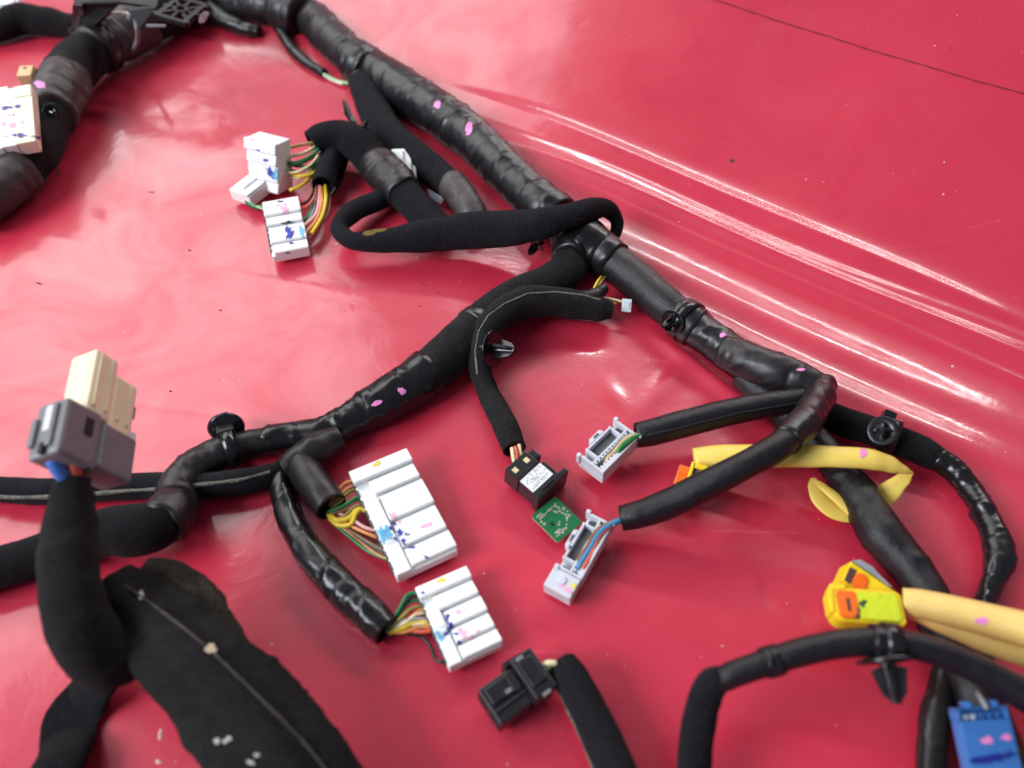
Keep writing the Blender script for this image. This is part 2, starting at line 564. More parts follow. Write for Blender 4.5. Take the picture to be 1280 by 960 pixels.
def tube_bm(pts, n=22, step=0.0016, style='cloth', flat=1.0, seed=1, ends='cc', amp=1.0, ragged=0.0, grow=0.0,
            pitch=0.016, rise=0.0, clamp=True, ridge=0.0, crease=None, csize=1.0):
    """a cable swept along a path with the folds, ridges and overlaps of its wrapping as real relief"""
    if crease is None:
        crease = {'tape': (9.0, 0.085), 'twist': (0.7, 0.05), 'cloth': (1.2, 0.05), 'braid': (1.5, 0.06), 'pvc': (0.8, 0.03)}.get(style, (0, 0))
    if style in ('tape', 'twist') and n >= 18:
        n, step = int(n * 1.5), 0.0010
    ctrl = ctrl_pts(pts)
    smp = crv(ctrl, step)
    bm = bmesh.new()
    uvl = bm.loops.layers.uv.new('uv')
    rings, s = [], 0.0
    N = Vector((0, 0, 1))
    m = len(smp)
    lens = [0.0]
    for i in range(1, m):
        lens.append(lens[-1] + (smp[i][0] - smp[i - 1][0]).length)
    tot = lens[-1]
    CF = crease_field(lens, [r for _, r in smp], n, seed, crease[0], crease[1], size=csize) if crease[0] else np.zeros((m, n))
    for i, (c, r) in enumerate(smp):
        a = smp[max(0, i - 1)][0]
        b = smp[min(m - 1, i + 1)][0]
        T = (b - a).normalized()
        up = Vector((0, 0, 1)) - T * T.z
        if up.length > 0.45:
            up.normalize()
            N = (N - T * N.dot(T)).normalized().lerp(up, 0.35).normalized() if i else up
        else:
            N = (N - T * N.dot(T)).normalized()
        B = T.cross(N)
        s = lens[i]
        ring = []
        for j in range(n):
            th = 2 * math.pi * j / n
            ct, st = math.cos(th), math.sin(th)
            dirv = B * ct + N * (st * flat)
            q = c + dirv * r
            d = float(CF[i, j])
            if style == 'tape':
                ph = (s / pitch + th / (2 * math.pi) + 0.20 * noise.noise(q * 30 + Vector((seed, 0, 0)))) % 1.0
                d += 0.06 * (1 - ph) * (0.5 + 0.8 * noise.noise(q * 40 + Vector((0, seed, 3))))
                d += 0.030 * fbm(q, 40, 2, seed)
            elif style == 'cloth':
                d += 0.075 * fbm(q, 48, 2, seed) + 0.020 * fbm(q, 420, 2, seed)
            elif style == 'braid':
                d += 0.075 * fbm(q, 45, 2, seed) + 0.012 * fbm(q, 400, 1, seed)
            elif style == 'pvc':
                d += 0.035 * fbm(q, 35, 2, seed) + 0.02 * fbm(q, 110, 1, seed + 2)
            elif style == 'twist':
                ph = (s / pitch + th / (2 * math.pi)) % 1.0
                d += 0.10 * (1 - ph) + 0.03 * fbm(q, 50, 2, seed)
            if ridge:
                dd = abs(((th - math.pi * 0.5 + math.pi) % (2 * math.pi)) - math.pi)
                d += ridge * math.exp(-(dd / 0.28) ** 2)
            p = c + dirv * (r * (1 + d * amp) + grow)
            if ragged and (i < 1 or i > m - 2):
                p = p + T * ((1 if i > 1 else -1) * ragged * (0.5 + noise.noise(Vector((th * 1.3 * 1.0, seed * 2.1, i)))))
            if rise:
                p.z += rise
            if clamp:
                g = 0.0004
                if p.z < g:
                    p.z = g + 0.00005 * j / n
            ring.append(bm.verts.new(p))
        rings.append(ring)
    for i in range(m - 1):
        for j in range(n):
            k = (j + 1) % n
            f = bm.faces.new((rings[i][j], rings[i][k], rings[i + 1][k], rings[i + 1][j]))
            f.smooth = True
            uu = (j / n, (j + 1) / n, (j + 1) / n, j / n)
            vv = (lens[i], lens[i], lens[i + 1], lens[i + 1])
            for lp, a, b in zip(f.loops, uu, vv):
                lp[uvl].uv = (a, b)
    for e, idx in ((0, 0), (1, m - 1)):
        kind = ends[e]
        if kind == 'o':
            continue
        ring = rings[idx]
        c, r = smp[idx]
        T = (smp[1][0] - smp[0][0]).normalized() if e == 0 else (smp[-2][0] - smp[-1][0]).normalized()
        cen = sum((v.co for v in ring), Vector()) / n
        prev = ring
        lay = ((0.86, 0.0), (0.80, 0.5), (0.7, 0.9)) if kind == 'h' else ((0.93, -0.07), (0.7, -0.12))
        for sc, push in lay:
            nr = [bm.verts.new(cen + (v.co - cen) * sc + T * (push * r)) for v in ring]
            for j in range(n):
                k = (j + 1) % n
                f = bm.faces.new((prev[j], prev[k], nr[k], nr[j]))
                f.smooth = kind != 'h'
            prev = nr
        bm.faces.new(prev)
    return bm


def fibres(target, holder, seed, density=0.55, pale=0.16):
    """the nap of a cloth wrapping: short loose fibres standing off it"""
    rng = random.Random(seed)
    me = target.data
    bm = bmesh.new()
    for p in me.polygons:
        k = p.area * 1e6 * density
        k = int(k) + (1 if rng.random() < k - int(k) else 0)
        if k == 0: continue
        vs = [me.vertices[i].co for i in p.vertices]
        for _ in range(min(k, 6)):
            a, b = rng.random(), rng.random()
            base = vs[0].lerp(vs[1], a).lerp(vs[-1].lerp(vs[2 if len(vs) > 3 else 1], a), b) - p.normal * .0002
            t = Vector((rng.gauss(0, 1), rng.gauss(0, 1), rng.gauss(0, 1)))
            L = rng.uniform(.0004, .0011) if rng.random() < .97 else rng.uniform(.0015, .004)
            tip = base + (p.normal * rng.uniform(.3, 1.0) + t * .55).normalized() * L
            side = t.cross(p.normal)
            if side.length < 1e-4: continue
            side = side.normalized() * rng.uniform(.00004, .00009)
            f = bm.faces.new((bm.verts.new(base - side), bm.verts.new(base + side), bm.verts.new(tip)))
            f.material_index = 1 if rng.random() < pale else 0
    if not bm.faces:
        bm.free(); return
    o = part('fibres', bm, ['fibre', 'fibre_pale'], holder, kind='stuff')
    return o


def cable(name, pts, mat, parent, label=None, **kw):
    o = part(name, tube_bm(pts, **kw), mat, parent, world=True, label=label)
    if kw.get('style') in ('cloth', 'braid') and mat not in ('seam', 'foam_dusty'):
        fibres(o, o, kw.get('seed', 1), 0.4 if mat == 'foam' else 0.55, {'cloth_dusty': .42, 'cloth_clean': .07, 'foam': .22}.get(mat, .16))
    return o


def wires(specs, parent, w=0.00095, zs=1.0, zo=0.0):
    """each spec: (colour, [(u, v, height mm), ...][, radius])"""
    for k, sp in enumerate(specs):
        col, pts = sp[0], sp[1]
        r = sp[2] if len(sp) > 2 else w
        ctrl = [(P(u, v, (z * zs + zo) / 1000.0), r) for (u, v, z) in pts]
        part('wire', tube_bm(ctrl, n=8, step=0.0018, style='none', seed=k), 'w_' + col, parent, world=True)


BV = {}


def seam_on(target, parent, pix, w, mat='seam', seed=0, name='seam'):
    pts = []
    for a, b in zip(pix, pix[1:]):
        for i in range(6):
            t = i / 6
            loc = bvh_of(target).ray_cast(CAM, ray(a[0] + (b[0] - a[0]) * t, a[1] + (b[1] - a[1]) * t).normalized())[0]
            if loc is not None and (not pts or (loc - pts[-1][0]).length > .0015):
                pts.append((loc, w))
    if len(pts) > 3:
        return part(name, tube_bm(pts, n=8, style='cloth', seed=seed, amp=5, step=.001), mat, parent, world=True)




def bvh_of(o):
    if o.name not in BV:
        rm = rootmat(o)
        bm = bmesh.new()
        bm.from_mesh(o.data)
        bm.transform(rm)
        BV[o.name] = BVHTree.FromBMesh(bm)
        bm.free()
    return BV[o.name]


def decal(name, target, parent, u, v, w, h, rot, mat, seed=0, rag=0.35, rect=False, lift=0.00022, kind=None, rings=3, seg=16):
    """ink, paint, dirt or painted gap shade lying on a surface: a thin patch that follows the relief of the target"""
    tr = bvh_of(target)
    rm_inv = rootmat(target).inverted()
    ca, sa = math.cos(R(rot)), math.sin(R(rot))

    def hit(dx, dy):
        uu, vv = u + dx * ca - dy * sa, v + dx * sa + dy * ca
        d = ray(uu, vv).normalized()
        loc, nor, _, _ = tr.ray_cast(CAM, d)
        if loc is None:
            return None
        if nor.dot(d) > 0:
            nor = -nor
        return loc + nor * lift
    bm = bmesh.new()
    c = hit(0, 0)
    prev = [bm.verts.new(c)] if c else None
    grid = []
    for k in range(1, rings + 1):
        row = []
        for j in range(seg):
            th = 2 * math.pi * j / seg
            x, y = math.cos(th), math.sin(th)
            if rect:
                mx = max(abs(x), abs(y))
                x, y = x / mx, y / mx
            rr = (k / rings) * (1 + rag * noise.noise(Vector((x * 2.1, y * 2.1, seed * 3.7))) * 1.6)
            q = hit(x * w / 2 * rr, y * h / 2 * rr)
            row.append(bm.verts.new(q) if q else None)
        grid.append(row)
    mx = max(w, h) / F * 0.7
    def ok(*vs):
        return all(x is not None for x in vs) and max((a.co - b.co).length for a in vs for b in vs) < mx
    if prev:
        for j in range(seg):
            a, b = grid[0][j], grid[0][(j + 1) % seg]
            if ok(a, b):
                bm.faces.new((prev[0], a, b))
    for g0, g1 in zip(grid, grid[1:]):
        for j in range(seg):
            vs = (g0[j], g0[(j + 1) % seg], g1[(j + 1) % seg], g1[j])
            if ok(*vs):
                bm.faces.new(vs)
    if not bm.faces:
        bm.free()
        return None
    return part(name, bm, mat, parent, world=True, smooth=True, kind=kind)


# ------------------------------------------------------------------ the red sheet
def build_sheet():
    A, Bp = P(735, 222), P(1280, 445)
    dr = (Bp - A).normalized()
    nr = Vector((-dr.y, dr.x, 0))
    if nr.y < 0:
        nr = -nr
    xs = np.concatenate([np.arange(-1.15, -0.05, .0045), np.arange(-0.05, 0.72, .0013), np.arange(0.72, 1.25, .006)])
    ys = np.concatenate([np.arange(-0.35, 0.20, .005), np.arange(0.20, 0.92, .0014), np.arange(0.92, 1.55, .007)])
    nx, ny = len(xs), len(ys)
    X, Y = np.meshgrid(xs, ys)
    d = (X - A.x) * nr.x + (Y - A.y) * nr.y
    s = (X - A.x) * dr.x + (Y - A.y) * dr.y
    rng = np.random.default_rng(4)
    Z = np.zeros_like(X)
    # the sheet climbs beyond the fold
    k = 0.030
    dd = d - 0.035 + 0.010 * np.sin(s * 5 + 1)
    Z += 0.62 * k * np.log1p(np.exp(np.clip(dd / k, -40, 40)))
    # drawn folds that run along the foot of the slope
    def fold(d0, wdt, amp, s0, s1, wob=0.004, ph=0.0):
        c = d0 + wob * np.sin(s * 7 + ph) + wob * 0.4 * np.sin(s * 19 + ph * 2)
        win = 1 / (1 + np.exp(-(s - s0) / 0.03)) * 1 / (1 + np.exp((s - s1) / 0.03))
        return amp * np.exp(-((d - c) / wdt) ** 2) * win
    Z += fold(-0.010, 0.0046, 0.0026, -0.12, 1.3, 0.003, 0.5) + fold(-0.010, 0.014, 0.0050, -0.12, 1.3, 0.003, 0.5)
    Z += fold(-0.021, 0.0028, 0.0011, -0.02, 1.2, 0.003, 1.9)
    Z += fold(-0.027, 0.0026, 0.0007, 0.05, 1.0, 0.0035, 0.9)
    Z += fold(0.022, 0.0055, 0.0020, -0.10, 0.30, 0.003, 2.4) + fold(0.022, 0.012, 0.0032, -0.10, 0.30, 0.003, 2.4)
    Z += fold(0.007, 0.0036, 0.0009, 0.0, 0.36, 0.003, 4.0)
    Z += fold(-0.060, 0.011, 0.0022, 0.0, 0.30, 0.004, 0.2)
    Z += fold(-0.084, 0.010, 0.0024, 0.06, 0.32, 0.003, 3.2)
    # slack in the sheet, as long low swells
    for _ in range(26):
        a = rng.uniform(0, np.pi)
        f = rng.uniform(6, 34)
        ph = rng.uniform(0, 6.28)
        Z += 0.0075 / f * np.sin((X * np.cos(a) + Y * np.sin(a)) * f + ph) * 0.9
    a1, b1 = P(828, 424), P(930, 502)
    t1 = (b1 - a1).normalized()
    dd1 = -(X - a1.x) * t1.y + (Y - a1.y) * t1.x
    ss1 = (X - a1.x) * t1.x + (Y - a1.y) * t1.y
    Z += 0.0030 * np.exp(-(dd1 / 0.006) ** 2) / (1 + np.exp(-ss1 / 0.006)) / (1 + np.exp((ss1 - (b1 - a1).length) / 0.006))
    # small dents and creases in the open floor
    for (u, v, w1, w2, ang, amp) in ((735, 365, 0.006, 0.02, 60, 0.0013), (725, 425, 0.008, 0.016, 75, -0.0012), (690, 395, 0.007, 0.014, 40, 0.001),
                                     (960, 740, 0.003, 0.006, 30, -0.0011), (1010, 765, 0.0025, 0.004, 10, -0.0008), (900, 660, 0.012, 0.022, 20, 0.0012),
                                     (770, 495, 0.006, 0.012, 20, 0.0008), (940, 700, 0.004, 0.05, 75, 0.0006), (160, 500, 0.003, 0.12, 80, 0.0005),
                                     (250, 330, 0.004, 0.10, 75, 0.0005), (880, 590, 0.014, 0.03, 130, 0.0013), (840, 470, 0.008, 0.05, 140, 0.0012)):
        p = P(u, v)
        ca, sa = np.cos(R(ang)), np.sin(R(ang))
        x1 = (X - p.x) * ca + (Y - p.y) * sa
        y1 = -(X - p.x) * sa + (Y - p.y) * ca
        Z += amp * np.exp(-(x1 / w1) ** 2 - (y1 / w2) ** 2)
    flat = 1 / (1 + np.exp(-(d + 0.11) / 0.02))
    Z -= 0.0018
    
    co = np.stack([X, Y, Z], -1).reshape(-1, 3)
    idx = np.arange(nx * ny).reshape(ny, nx)
    q = np.stack([idx[:-1, :-1], idx[:-1, 1:], idx[1:, 1:], idx[1:, :-1]], -1).reshape(-1, 4)
    me = bpy.data.meshes.new('vinyl_sheet')
    me.vertices.add(len(co))
    me.vertices.foreach_set('co', co.ravel())
    me.loops.add(q.size)
    me.loops.foreach_set('vertex_index', q.ravel())
    me.polygons.add(len(q))
    me.polygons.foreach_set('loop_start', np.arange(0, q.size, 4))
    me.polygons.foreach_set('loop_total', np.full(len(q), 4))
    me.polygons.foreach_set('use_smooth', np.ones(len(q), bool))
    me.update()
    me.validate()
    me.materials.append(M['vinyl'])
    o = bpy.data.objects.new('vinyl_sheet', me)
    COL.objects.link(o)
    tag(o, 'glossy red vinyl sheet lying under the whole wiring harness and rising behind it', kind='structure')
    return o


sheet = build_sheet()


def on_sheet(u, v):
    loc, nor, _, _ = bvh_of(sheet).ray_cast(CAM, ray(u, v).normalized())
    return loc, nor


# the dark stitched seam high on the sheet
bm = bmesh.new()
prev = None
for i in range(91):
    u = 700 + 700 * i / 90
    v = (u - 895) * 0.304 + 0.4 * math.sin(i * 0.4) + 3.0 * math.sin((u - 895) / 385 * math.pi)
    loc, nor = on_sheet(u, v)
    loc2, _ = on_sheet(u - 0.4, v + 1.2 + 0.4 * math.sin(i * 1.7))
    if loc is None or loc2 is None:
        continue
    a, b = bm.verts.new(loc + nor * 0.0003), bm.verts.new(loc2 + nor * 0.0003)
    if prev:
        bm.faces.new((prev[0], prev[1], b, a))
    prev = (a, b)
part('seam', bm, simple('seam_thread', (0.10, 0.008, 0.018), .9), sheet, world=True)

# ------------------------------------------------------------------ the harness
H = thing('wiring_harness', P(700, 300, 0.0),
          'black taped car wiring harness with thick trunk and many branches across the red sheet', 'wiring harness')

trunk1 = cable('trunk_cable', [(190, -22, 46, 16), (280, -4, 50, 14), (335, 8, 48), (372, 16, 46), (386, 22, 44), (412, 46, 46), (438, 70, 46), (462, 90, 40)], 'tape_dusty', H,
               style='tape', seed=1, n=28, pitch=0.03)
trunk2 = cable('trunk_cable', [(440, 66, 36), (462, 84, 48), (500, 111, 54), (560, 150, 55), (600, 183, 54), (650, 232, 52), (690, 268, 50), (722, 296, 48)], 'tape', H,
               style='tape', seed=2, n=30, pitch=0.09, amp=0.85, crease=(3.5, .08), csize=2.0)
trunk3 = cable('trunk_cable', [(690, 270, 46), (718, 292, 50), (745, 312, 50), (790, 346, 48), (830, 380, 47), (852, 397, 44)], 'leather', H, style='pvc', seed=3, n=28,
               label='smooth leathery tube section of the trunk')
trunk4 = cable('trunk_cable', [(838, 386, 42), (862, 404, 45), (900, 432, 46), (935, 458, 46), (962, 482, 40), (990, 515, 38)], 'tape', H, style='tape', seed=4, n=28, pitch=0.024)
trunk5 = cable('trunk_cable', [(930, 470, 36), (975, 512, 40), (1020, 553, 38), (1055, 595, 43), (1080, 630, 50), (1104, 670, 55), (1130, 700, 52), (1152, 730, 51),
                               (1176, 785, 51), (1196, 822, 52), (1216, 860, 56), (1245, 930, 61), (1270, 1010, 66), (1330, 1200, 75), (1360, 1340, 79)], 'leather', H, style='pvc', seed=5, n=36, amp=1.5, crease=(3.0, .06), csize=2.2)
# tape wraps, each a separate turn of tape on the trunk
for pts, mt, sd in (([(355, 12, 54), (366, 16, 54), (376, 21, 52)], 'tape_dusty', 11),
                    ([(445, 77, 53), (452, 81, 53), (461, 88, 50)], 'tape', 12),
                    ([(668, 250, 56), (682, 262, 57), (697, 273, 55)], 'tape', 13),
                    ([(712, 286, 58), (730, 302, 60), (750, 316, 54)], 'tape_shiny', 14),
                    ([(748, 314, 52), (757, 320, 53), (766, 327, 51)], 'tape', 15),
                    ([(852, 396, 50), (862, 404, 50), (870, 410, 48)], 'black', 16)):
    cable('tape_wrap', pts, mt, H, style='tape', seed=sd, n=26, ragged=0.002, grow=0.0004, pitch=0.02)

fold_top = cable('tape_wrap', [(906, 440, 40, 14), (935, 452, 48, 17), (965, 464, 50, 19), (995, 474, 46, 20), (1015, 482, 40, 20), (1027, 492, 34, 17)], 'tape_dusty', H,
                 style='tape', seed=21, n=28, pitch=0.06, ragged=0.003, ends='hh', label='wide black tape wrap folded over at the fork')

# branch A: cloth branch off the trunk by the top
br_a = cable('branch_cable', [(444, 76, 30), (450, 92, 32), (457, 112, 38), (472, 146, 40), (500, 180, 40), (535, 208, 38), (562, 230, 36), (580, 252, 33)], 'cloth', H,
             style='cloth', seed=31, label='cloth wrapped branch beside the trunk')
cable('tape_wrap', [(445, 82, 34), (450, 92, 36), (455, 104, 36)], 'tape_dusty', br_a, style='tape', seed=32, n=24)
cable('tape_wrap', [(566, 232, 38), (577, 246, 38), (588, 264, 37), (594, 276, 32)], 'tape_grey', br_a, style='tape', seed=33, n=24, ragged=0.002, pitch=0.01)

# branch B: ribbed sleeve that carries the two white plugs
br_b = cable('branch_cable', [(390, 181, 35, 20), (405, 173, 38, 22), (428, 172, 42, 22), (448, 182, 44, 20), (470, 205, 46), (492, 228, 45), (520, 257, 42), (550, 287, 40)], 'braid', H,
             style='braid', seed=35, ends='hc', label='ribbed cloth sleeve with wires fanning out to the white connectors')
cable('tape_wrap', [(474, 208, 47), (488, 223, 48), (504, 240, 46)], 'tape_dusty', br_b, style='tape', seed=36, n=26, ragged=0.004, grow=0.0006)
br_b2 = cable('branch_cable', [(424, 176, 24, 14), (416, 196, 27, 14), (408, 214, 29, 13), (403, 232, 28, 13)], 'braid', H, style='braid', seed=37, ends='ch')
cable('branch_cable', [(432, 200, 9, 6), (425, 222, 9, 5), (415, 240, 8, 5), (402, 255, 7, 6)], 'tape', H, style='pvc', seed=38, n=10)

# branch C: the flat woven loop laid over the trunk
br_c = cable('branch_cable', [(500, 240, 24, 8), (470, 252, 26, 10), (440, 266, 27, 12), (424, 284, 22, 13), (436, 299, 22, 14), (478, 301, 31, 15), (530, 295, 42, 17), (580, 289, 47, 20),
                              (630, 286, 48, 25), (675, 280, 42, 33), (710, 270, 33, 36), (740, 261, 29, 32), (762, 263, 24, 24), (771, 276, 18, 17), (769, 292, 15, 12), (760, 303, 14, 10)],
             'braid_loop', H, style='braid', seed=41, flat=0.92, n=30, label='flat woven black loop lying over the trunk')
cable('branch_cable', [(640, 225, 14, 10), (672, 236, 16, 12), (700, 252, 16, 13), (716, 268, 16, 12)], 'tape', H, style='tape', seed=43, n=14)

# branch D: the thick middle branch
br_d = cable('branch_cable', [(722, 288, 40, 12), (718, 310, 44, 13), (710, 335, 46), (684, 354, 47), (645, 370, 46), (605, 400, 48), (570, 435, 56), (540, 462, 58), (505, 487, 54),
                              (470, 508, 46), (440, 526, 40), (405, 541, 36), (350, 549, 34)], 'cloth_dusty', H, style='cloth', seed=45, n=28,
             label='thick cloth wrapped middle branch')
cable('tape_wrap', [(716, 290, 44, 14), (716, 305, 48, 15), (713, 322, 46, 14)], 'tape', br_d, style='tape', seed=46, n=26, ragged=0.003, grow=0.0005)
cable('tape_wrap', [(532, 466, 58), (512, 482, 56), (492, 494, 54), (470, 507, 50), (452, 518, 45), (432, 529, 42), (404, 541, 39), (370, 546, 36), (336, 549, 35)], 'tape_shiny', br_d,
      style='tape', seed=47, n=28, ragged=0.003, grow=0.0003, pitch=0.012, amp=1.25)
cable('band_strap', [(600, 404, 50), (592, 411, 52)], 'black', br_d, style='none', n=24, grow=0.0006)
br_e = cable('branch_cable', [(345, 549, 33), (318, 554, 36), (290, 560, 38), (262, 572, 40), (238, 589, 44), (223, 609, 47), (219, 629, 53), (212, 643, 58, 16), (206, 651, 63, 17)], 'tape_dusty', H,
             style='tape', seed=48, n=28, pitch=0.014, amp=1.2, ragged=0.004, label='wrinkled taped branch bending back to the lower left')
br_f = cable('branch_cable', [(221, 622, 46, 13), (216, 639, 54, 15), (205, 651, 60, 17), (186, 659, 65, 18), (168, 662, 66, 18), (140, 664, 61, 17), (90, 680, 55), (40, 697, 52), (-20, 716, 50), (-60, 730, 50), (-180, 770, 52), (-340, 800, 52)], 'cloth_clean', H,
             style='cloth', seed=49, n=26, label='thick cloth wrapped end leading off the left edge')
br_g = cable('branch_cable', [(368, 583, 26), (345, 592, 30), (312, 601, 32), (260, 607, 33), (190, 607, 34), (120, 610, 34), (60, 614, 34), (0, 612, 32), (-60, 606, 30), (-180, 590, 30), (-340, 580, 30)], 'cloth', H,
             style='cloth', seed=50, n=24, label='thin cloth cable running to the left edge with a pale seam')
seam_on(br_g, br_g, [(338, 590), (300, 600), (250, 606), (205, 611), (165, 613), (120, 617), (70, 621), (20, 622), (-20, 620)], .0011, seed=51)
# fork at the foot of the middle branch
br_h = cable('branch_cable', [(424, 548, 34, 10), (398, 560, 42, 11), (372, 577, 38, 11), (356, 588, 30, 10)], 'tape_dusty', H, style='tape', seed=52, n=24)
br_i = cable('branch_cable', [(372, 574, 34, 11), (386, 596, 43, 12), (400, 615, 44, 12), (414, 634, 42, 12)], 'tape_dusty', H, style='pvc', seed=53, ends='ch', n=26,
             label='short tape sleeve open at the end where the wires come out')
br_j = cable('branch_cable', [(356, 588, 24), (352, 606, 28), (357, 634, 30), (372, 668, 33), (398, 704, 38), (430, 738, 41), (460, 766, 41), (484, 788, 38)], 'tape_shiny', H, style='twist', seed=54,
             ends='ch', pitch=0.026, n=24, label='shiny spiral taped branch to the lower white connector')

# branch K: thin dusty cable to the black plug with the paper label
br_k = cable('branch_cable', [(764, 388, 22, 9), (748, 386, 33, 10), (720, 381, 37, 12), (690, 377, 38, 15), (660, 378, 39, 18), (634, 388, 38, 20), (612, 406, 34, 20), (601, 430, 30, 17), (599, 455, 28, 12),
                              (608, 486, 27), (624, 518, 30), (636, 542, 33), (643, 562, 31)], 'cloth_dusty', H, style='cloth', seed=55, n=24, ends='ch',
             label='dusty thin cloth cable hooking down to the black plug')
seam_on(br_k, br_k, [(597, 468), (594, 440), (598, 415), (610, 395), (630, 380), (660, 367), (695, 365), (730, 369), (755, 376)], .0006, seed=56)
cable('tape_wrap', [(722, 372, 18, 14), (740, 372, 20, 15), (755, 360, 14, 14)], 'tape_dusty', br_k, style='tape', seed=57, n=16)

# fork at the right: two leathery tubes to the grey white connectors
br_l = cable('branch_cable', [(1026, 492, 26, 17), (1006, 497, 30, 18), (960, 506, 33, 19), (900, 518, 35, 19), (845, 532, 35, 17), (812, 541, 34, 16), (795, 544, 32, 15)], 'leather', H, style='pvc', seed=61,
             ends='ch', label='upper leathery tube to the grey white connector')
seam_on(br_l, br_l, [(1000, 503), (960, 510), (920, 517), (880, 527), (845, 536), (800, 546)], .0004, 'dark_slot', seed=57, name='slit')
br_m = cable('branch_cable', [(1027, 486, 26, 20), (1020, 505, 34, 25), (1002, 532, 37, 33), (970, 560, 36, 36), (930, 582, 36, 34), (885, 605, 38, 27), (830, 632, 38, 18), (795, 644, 35, 14), (776, 648, 32, 12)], 'leather', H,
             style='pvc', seed=62, ends='ch', label='lower leathery tube crossing over the yellow sleeve')
cable('tape_wrap', [(1030, 482, 30, 22), (1023, 500, 37, 25), (1008, 525, 39, 32), (985, 548, 38, 36)], 'tape', br_m, style='tape', seed=63, n=22, ragged=0.003, grow=0.0003)
br_n = cable('branch_cable', [(1012, 510, 30), (1040, 522, 36), (1075, 534, 37), (1110, 546, 37), (1150, 562, 36), (1180, 578, 30)], 'cloth_clean', H, style='cloth', seed=64, n=24,
             label='matt cloth part of the right branch')
br_o = cable('branch_cable', [(1172, 574, 31), (1192, 588, 30), (1214, 614, 28), (1232, 645, 30), (1246, 676, 33), (1249, 702, 35), (1240, 730, 26), (1228, 760, 24), (1228, 800, 24), (1232, 850, 24)], 'tape_shiny', H, style='tape', seed=65,
             n=22, pitch=0.011, amp=1.4, label='shiny taped tail of the right branch')
br_p = cable('branch_cable', [(1190, 800, 26, 9), (1178, 850, 30), (1167, 905, 34), (1164, 960, 36), (1166, 1020, 38), (1190, 1160, 42), (1240, 1330, 46)], 'tape', H, style='tape', seed=66, n=20, label='taped branch going off the bottom edge')

# upper left bundle
br_q = cable('branch_cable', [(240, -2, 55, 20), (205, 14, 57, 22), (165, 36, 55, 22), (128, 56, 53, 22), (92, 86, 57, 23), (72, 118, 59, 23), (54, 160, 57, 20), (38, 198, 55, 19), (4, 232, 52), (-50, 268, 50)], 'cloth_dusty', H,
             style='cloth', seed=71, n=28, label='thick dusty bundle at the upper left')
for pts, mt, sd in (([(176, 30, 57, 22), (156, 41, 57, 22), (136, 52, 55, 22)], 'tape_grey', 72),
                    ([(134, 52, 56, 22), (126, 58, 57, 22), (119, 64, 57, 22)], 'tape_dusty', 73),
                    ([(82, 101, 59, 23), (77, 110, 61, 24), (70, 124, 61, 24), (63, 140, 60, 23)], 'tape_grey', 74),
                    ([(24, 214, 55, 18), (2, 234, 54, 17), (-40, 262, 53, 16)], 'tape_grey', 75)):
    wq = cable('tape_wrap', pts, mt, br_q, style='tape', seed=sd, n=28, ragged=0.004, grow=0.0006, pitch=0.018, crease=(10, .11))
    if sd == 74:
        wrap_grey = wq
br_r = cable('branch_cable', [(-40, 44, 30, 10), (0, 33, 34, 12), (25, 24, 38, 13), (55, 26, 34, 12), (90, 32, 27, 11), (120, 34, 26, 11)], 'cloth_clean', H, style='cloth', seed=76, n=22,
             label='black cloth branch in the top left corner')
cable('branch_cable', [(5, 50, 4, 3), (10, 44, 5, 6), (20, 36, 6, 10)], 'tape', H, style='none', n=8)

# thin tail with the green wire
br_s = cable('branch_cable', [(344, 26, 15, 10), (354, 44, 14, 8), (367, 64, 13, 6), (384, 79, 12, 5), (405, 92, 11, 5)], 'tape', H, style='tape', seed=77, n=12, pitch=0.01)
wires([('lg', [(402, 91, 5), (412, 97, 5), (424, 102, 5), (436, 104, 6)], 0.0014), ('wh', [(402, 93, 4), (414, 100, 4), (428, 105, 5)], 0.0008)], br_s)
br_t = cable('branch_cable', [(262, 14, 26, 10), (290, 30, 20, 8), (312, 38, 18, 6), (325, 40, 14, 6)], 'tape', H, style='tape', seed=78, n=14)
wires([('cr', [(240, 16, 14), (262, 20, 11), (285, 27, 9), (300, 32, 8)], 0.0012), ('ye', [(205, 42, 6), (212, 34, 12), (222, 22, 14)], 0.0012),
       ('wh', [(120, 20, 44), (150, 16, 48), (185, 20, 46), (210, 22, 40)], 0.0012), ('or', [(126, 24, 42), (140, 17, 46), (170, 16, 46), (205, 18, 40)], 0.0012)], br_t)

# small end with the clear tag beside the trunk
wires([('cr', [(735, 372, 12), (750, 372, 14), (765, 374, 12), (781, 378, 10)], 0.0008), ('ye', [(738, 374, 13), (752, 375, 14), (770, 380, 11)], 0.0007),
       ('ye', [(742, 362, 13), (747, 352, 14), (752, 346, 12)], 0.0009), ('ol', [(745, 362, 13), (752, 352, 13), (757, 346, 11)], 0.0008)], br_k)

H2 = H
PINK = []


def pinks(target, lst):
    for i, (u, v, w, h, rot) in enumerate(lst):
        decal('paint_or_gap_mark', target, target, u, v, w, h, rot, 'pink', seed=i + u, rag=0.3)


pinks(trunk2, [(547, 131, 8, 10, 20), (586, 161, 9, 17, 10)])
pinks(trunk4, [(903, 419, 8, 5, -25), (913, 426, 9, 5, -25)])
pinks(fold_top, [(1001, 462, 12, 4, 0)])
pinks(br_q, [(86, 80, 18, 8, 12)])
pinks(wrap_grey, [(50, 106, 14, 9, 20)])
for ob in [o for o in COL.objects if o.parent is br_d and o.name.startswith('tape_wrap')][-1:]:
    pinks(ob, [(502, 489, 12, 8, 20), (471, 504, 15, 6, -20)])
decal('stain', br_c, br_c, 466, 287, 34, 12, -5, 'stainy', 3, 0.6)
decal('stain', br_a, br_a, 562, 246, 8, 12, 5, 'stainy', 4, 0.6)


